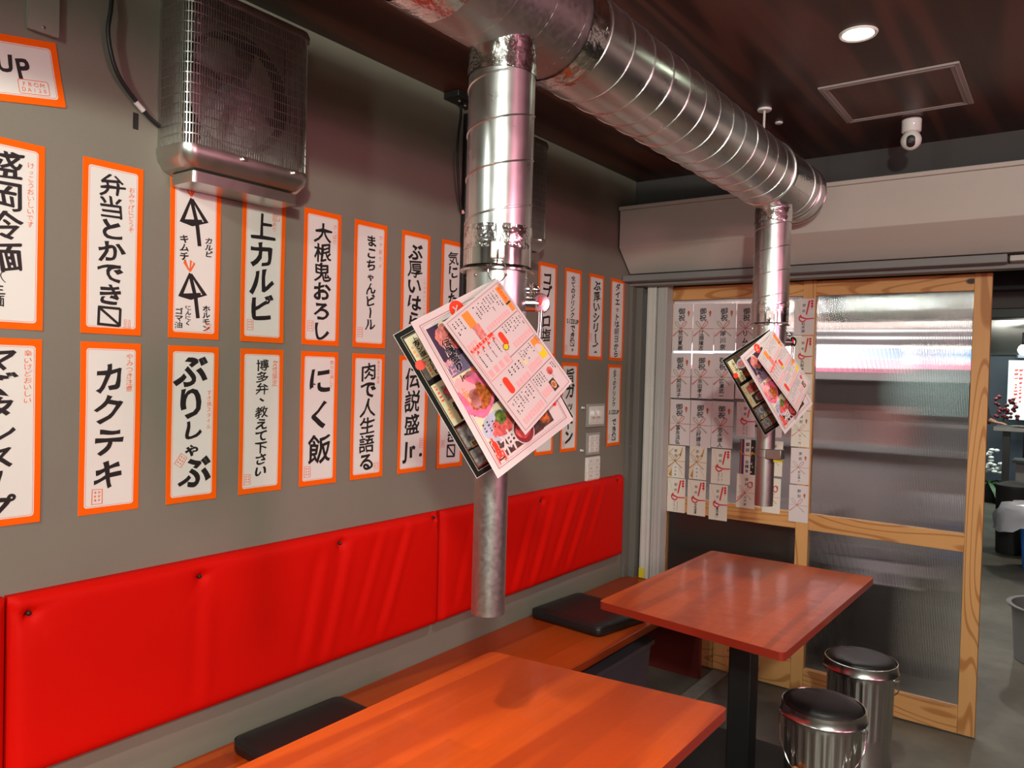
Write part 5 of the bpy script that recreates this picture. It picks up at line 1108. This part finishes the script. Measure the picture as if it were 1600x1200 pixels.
b = MB(); rg = random.Random(4)
for k in range(18):
    a = rg.uniform(0, 6.28); L_2 = rg.uniform(.25, .42); up_ = rg.uniform(.15, .35); d = Vector((math.cos(a), math.sin(a), 0)); s2 = Vector((-d.y, d.x, 0))
    def lf(u, v): p = Vector((1.08, 11.3, .22))+d*L_2*u+Vector((0, 0, up_*u-0.35*u*u))+s2*(v-.5)*.09*math.sin(math.pi*min(1, u*.95+.05)); return tuple(p)
    b.grid(lf, 8, 2, 'leaf')
b.build('leaves', fp, kind='stuff')
b = MB()
for k in range(26):
    c = (1.10+rg.uniform(-.10, .10), 11.25+rg.uniform(-.10, .10), .46+rg.uniform(-.08, .20)); b.sphere(c, .035, 'petal', 8, 6, (1, 1, .6))
b.build('blossoms', fp, kind='stuff')
ct = thing('serving_counter', (2.0, 9.2, 0), 'serving counter with white plates outside at the right edge', 'counter')
b = MB(); b.box(1.26, 8.95, 1.02, 2.6, 9.5, 1.06, 'steel_counter'); b.build('counter_top', ct, bevel=0.004)
b = MB(); b.box(1.34, 9.02, 0.004, 1.40, 9.08, 1.02, 'bin_black'); b.build('leg', ct)
b = MB(); b.box(2.5, 9.02, 0.004, 2.56, 9.08, 1.02, 'bin_black'); b.build('leg', ct)
b = MB(); b.box(1.42, 9.1, 0.70, 2.5, 9.45, 0.73, 'bin_black'); b.build('shelf_board', ct)
b = MB(); b.box(1.45, 9.2, 0.02, 2.45, 9.45, 0.69, 'stall'); b.build('back_panel', ct)
for i, (x, y) in enumerate(((1.50, 9.1), (1.72, 9.12))):
    b = MB(); b.lathe([(0.05, 0.0), (0.10, 0.012), (0.104, 0.016), (0.05, 0.006), (0.001, 0.006)], (x, y, 1.061), 'petal', 24)
    tag(b.build('white_plate', None, (x, y, 1.061)), ('white plate on the serving counter, nearer the hand', 'white plate on the serving counter, at the right edge')[i], 'plate', 'plates on the serving counter')
sg = thing('lit_sign', (1.45, 12.0, 1.0), 'glowing mint signboard with red lettering hanging outside at the right edge', 'sign')
b = MB(); b.box(1.19, 12.0, 1.02, 1.75, 12.06, 1.80, 'sign_mint'); b.build('lightbox', sg)
f = Flat(lambda u, v, l: (1.19+u, 11.998-l, 1.02+v), 0.002); [f.scrawl(0.09+0.05*k_, 0.66, 0.22, 0.05, 1, 'label_red') for k_ in range(2)]; f.build('lettering', sg)
b = MB(); rg = random.Random(9)
for k in range(46): b.sphere((1.24+rg.uniform(-.10, .14), 10.6+rg.uniform(-.1, .1), 1.18+rg.uniform(-.10, .16)), .020, 'petal_red', 8, 6)
b.tube([(1.24, 10.6, 1.12), (1.27, 10.55, 0.4), (1.28, 10.5, 0.002)], 0.012, 'leaf', 6)
tag(b.build('red_flowers', None, (1.24, 10.6, 0.002)), 'spray of dark red flowers in front of the glowing mint sign', 'flowers')
b = MB(); b.sphere((1.525, 8.2, 1.80), 0.05, 'bulb', 16, 10); b.cyl((1.525, 8.2, 1.84), (1.525, 8.2, 1.955), 0.02, 'black', 12); tag(b.build('light_bulb', None, (1.525, 8.2, 1.80)), 'bright bare bulb hanging under the tent canvas outside', 'light bulb')
sc_ = thing('wall_screen', (1.42, 12.5, 1.86), 'small glowing screen high outside above the mint sign', 'screen')
b = MB(); b.box(1.25, 12.5, 1.84, 1.45, 12.54, 1.93, 'black'); b.build('frame', sc_)
b = MB(); b.box(1.265, 12.496, 1.85, 1.435, 12.4995, 1.92, 'screen'); b.build('screen', sc_)

# person behind the panel, one hand reaching out past the door post
def skinned(name, chain, edges, parent, m_, sub=2, root=0, pb=None):
    me = bpy.data.meshes.new(name); me.from_pydata([c[0] for c in chain], edges, []); me.materials.append(M[m_])
    o = bpy.data.objects.new(name, me); C.objects.link(o)
    o.modifiers.new('skin', 'SKIN'); ly = me.skin_vertices[0] if me.skin_vertices else None
    if ly is None:
        bpy.context.view_layer.objects.active = o; o.select_set(True); bpy.ops.mesh.customdata_skin_add(); o.select_set(False); ly = me.skin_vertices[0]
    for i, c in enumerate(chain):
        r_ = c[1] if isinstance(c[1], tuple) else (c[1], c[1]); ly.data[i].radius = r_; ly.data[i].use_root = (i == root)
    s_ = o.modifiers.new('sub', 'SUBSURF'); s_.levels = s_.render_levels = sub
    dg = bpy.context.evaluated_depsgraph_get(); m2 = bpy.data.meshes.new_from_object(o.evaluated_get(dg)); bpy.data.objects.remove(o)
    if parent is not None:
        m2.transform(Matrix.Translation(-Vector(parent.location)))
    for p in m2.polygons: p.use_smooth = True
    q = bpy.data.objects.new(name, m2); C.objects.link(q)
    if parent is not None: q.parent = parent
    return q
px, py = 0.98, 8.75
pe = thing('person', (px, py, 0), 'person in dark clothes mostly behind the door, one hand held out past the post', 'person')
hand = (1.335, 8.62, 1.115)
body = [((px, py, .95), (.12, .10)), ((px, py, 1.12), (.12, .09)), ((px, py, 1.35), (.14, .10)), ((px, py, 1.44), (.07, .06)), ((px, py-.02, 1.52), (.055, .055)), ((px, py-.02, 1.60), (.08, .09)), ((px, py-.02, 1.70), (.07, .085)),
        ((px+.17, py, 1.38), .055), ((px+.22, py-.02, 1.16), .042), ((1.255, 8.65, 1.125), .030), ((1.295, 8.635, 1.12), (.030, .018)),
        ((px-.17, py, 1.38), .055), ((px-.22, py, 1.12), .042), ((px-.20, py-.08, .88), .030), ((px-.20, py-.10, .80), (.032, .02)),
        ((px+.09, py, .85), .085), ((px+.10, py, .48), .058), ((px+.10, py, .09), .042), ((px+.10, py-.13, .035), (.036, .03)),
        ((px-.09, py, .85), .085), ((px-.10, py, .48), .058), ((px-.10, py, .09), .042), ((px-.10, py-.13, .035), (.036, .03))]
ed = [(0,1),(1,2),(2,3),(3,4),(4,5),(5,6),(2,7),(7,8),(8,9),(9,10),(2,11),(11,12),(12,13),(13,14),(0,15),(15,16),(16,17),(17,18),(0,19),(19,20),(20,21),(21,22)]
k0 = len(body)
for j, (dy, ln) in enumerate(((-.028, .070), (-.010, .080), (.008, .076), (.025, .060))):
    p0 = (1.315, 8.632+dy, 1.118); p1 = (1.315+ln*.55, 8.632+dy*1.1, 1.114); p2 = (1.315+ln, 8.632+dy*1.15, 1.100)
    body += [(p0, .0095), (p1, .0085), (p2, .007)]; ed += [(10, k0+3*j), (k0+3*j, k0+3*j+1), (k0+3*j+1, k0+3*j+2)]
k1 = len(body); body += [((1.285, 8.600, 1.125), .010), ((1.310, 8.580, 1.118), .008)]; ed += [(9, k1), (k1, k1+1)]
skinned('body', body, ed, pe, 'skin')
shirt = [((px, py, .92), (.14, .115)), ((px, py, 1.12), (.135, .105)), ((px, py, 1.34), (.155, .115)), ((px, py, 1.43), (.085, .075)), ((px+.17, py, 1.38), .068), ((px+.22, py-.02, 1.16), .054), ((1.272, 8.645, 1.123), .040), ((px-.17, py, 1.38), .068), ((px-.22, py, 1.12), .054), ((px-.20, py-.07, .92), .043)]
skinned('shirt', shirt, [(0,1),(1,2),(2,3),(2,4),(4,5),(5,6),(2,7),(7,8),(8,9)], pe, 'cloth')
tr = [((px, py, .93), (.135, .112)), ((px+.09, py, .84), .097), ((px+.10, py, .48), .072), ((px+.10, py, .10), .060), ((px-.09, py, .84), .097), ((px-.10, py, .48), .072), ((px-.10, py, .10), .060)]
skinned('trousers', tr, [(0,1),(1,2),(2,3),(0,4),(4,5),(5,6)], pe, 'trouser')
b = MB(); b.sphere((px, py+.012, 1.665), .098, 'hair', 20, 12, (.92, 1.0, 1.05)); b.build('hair', pe)
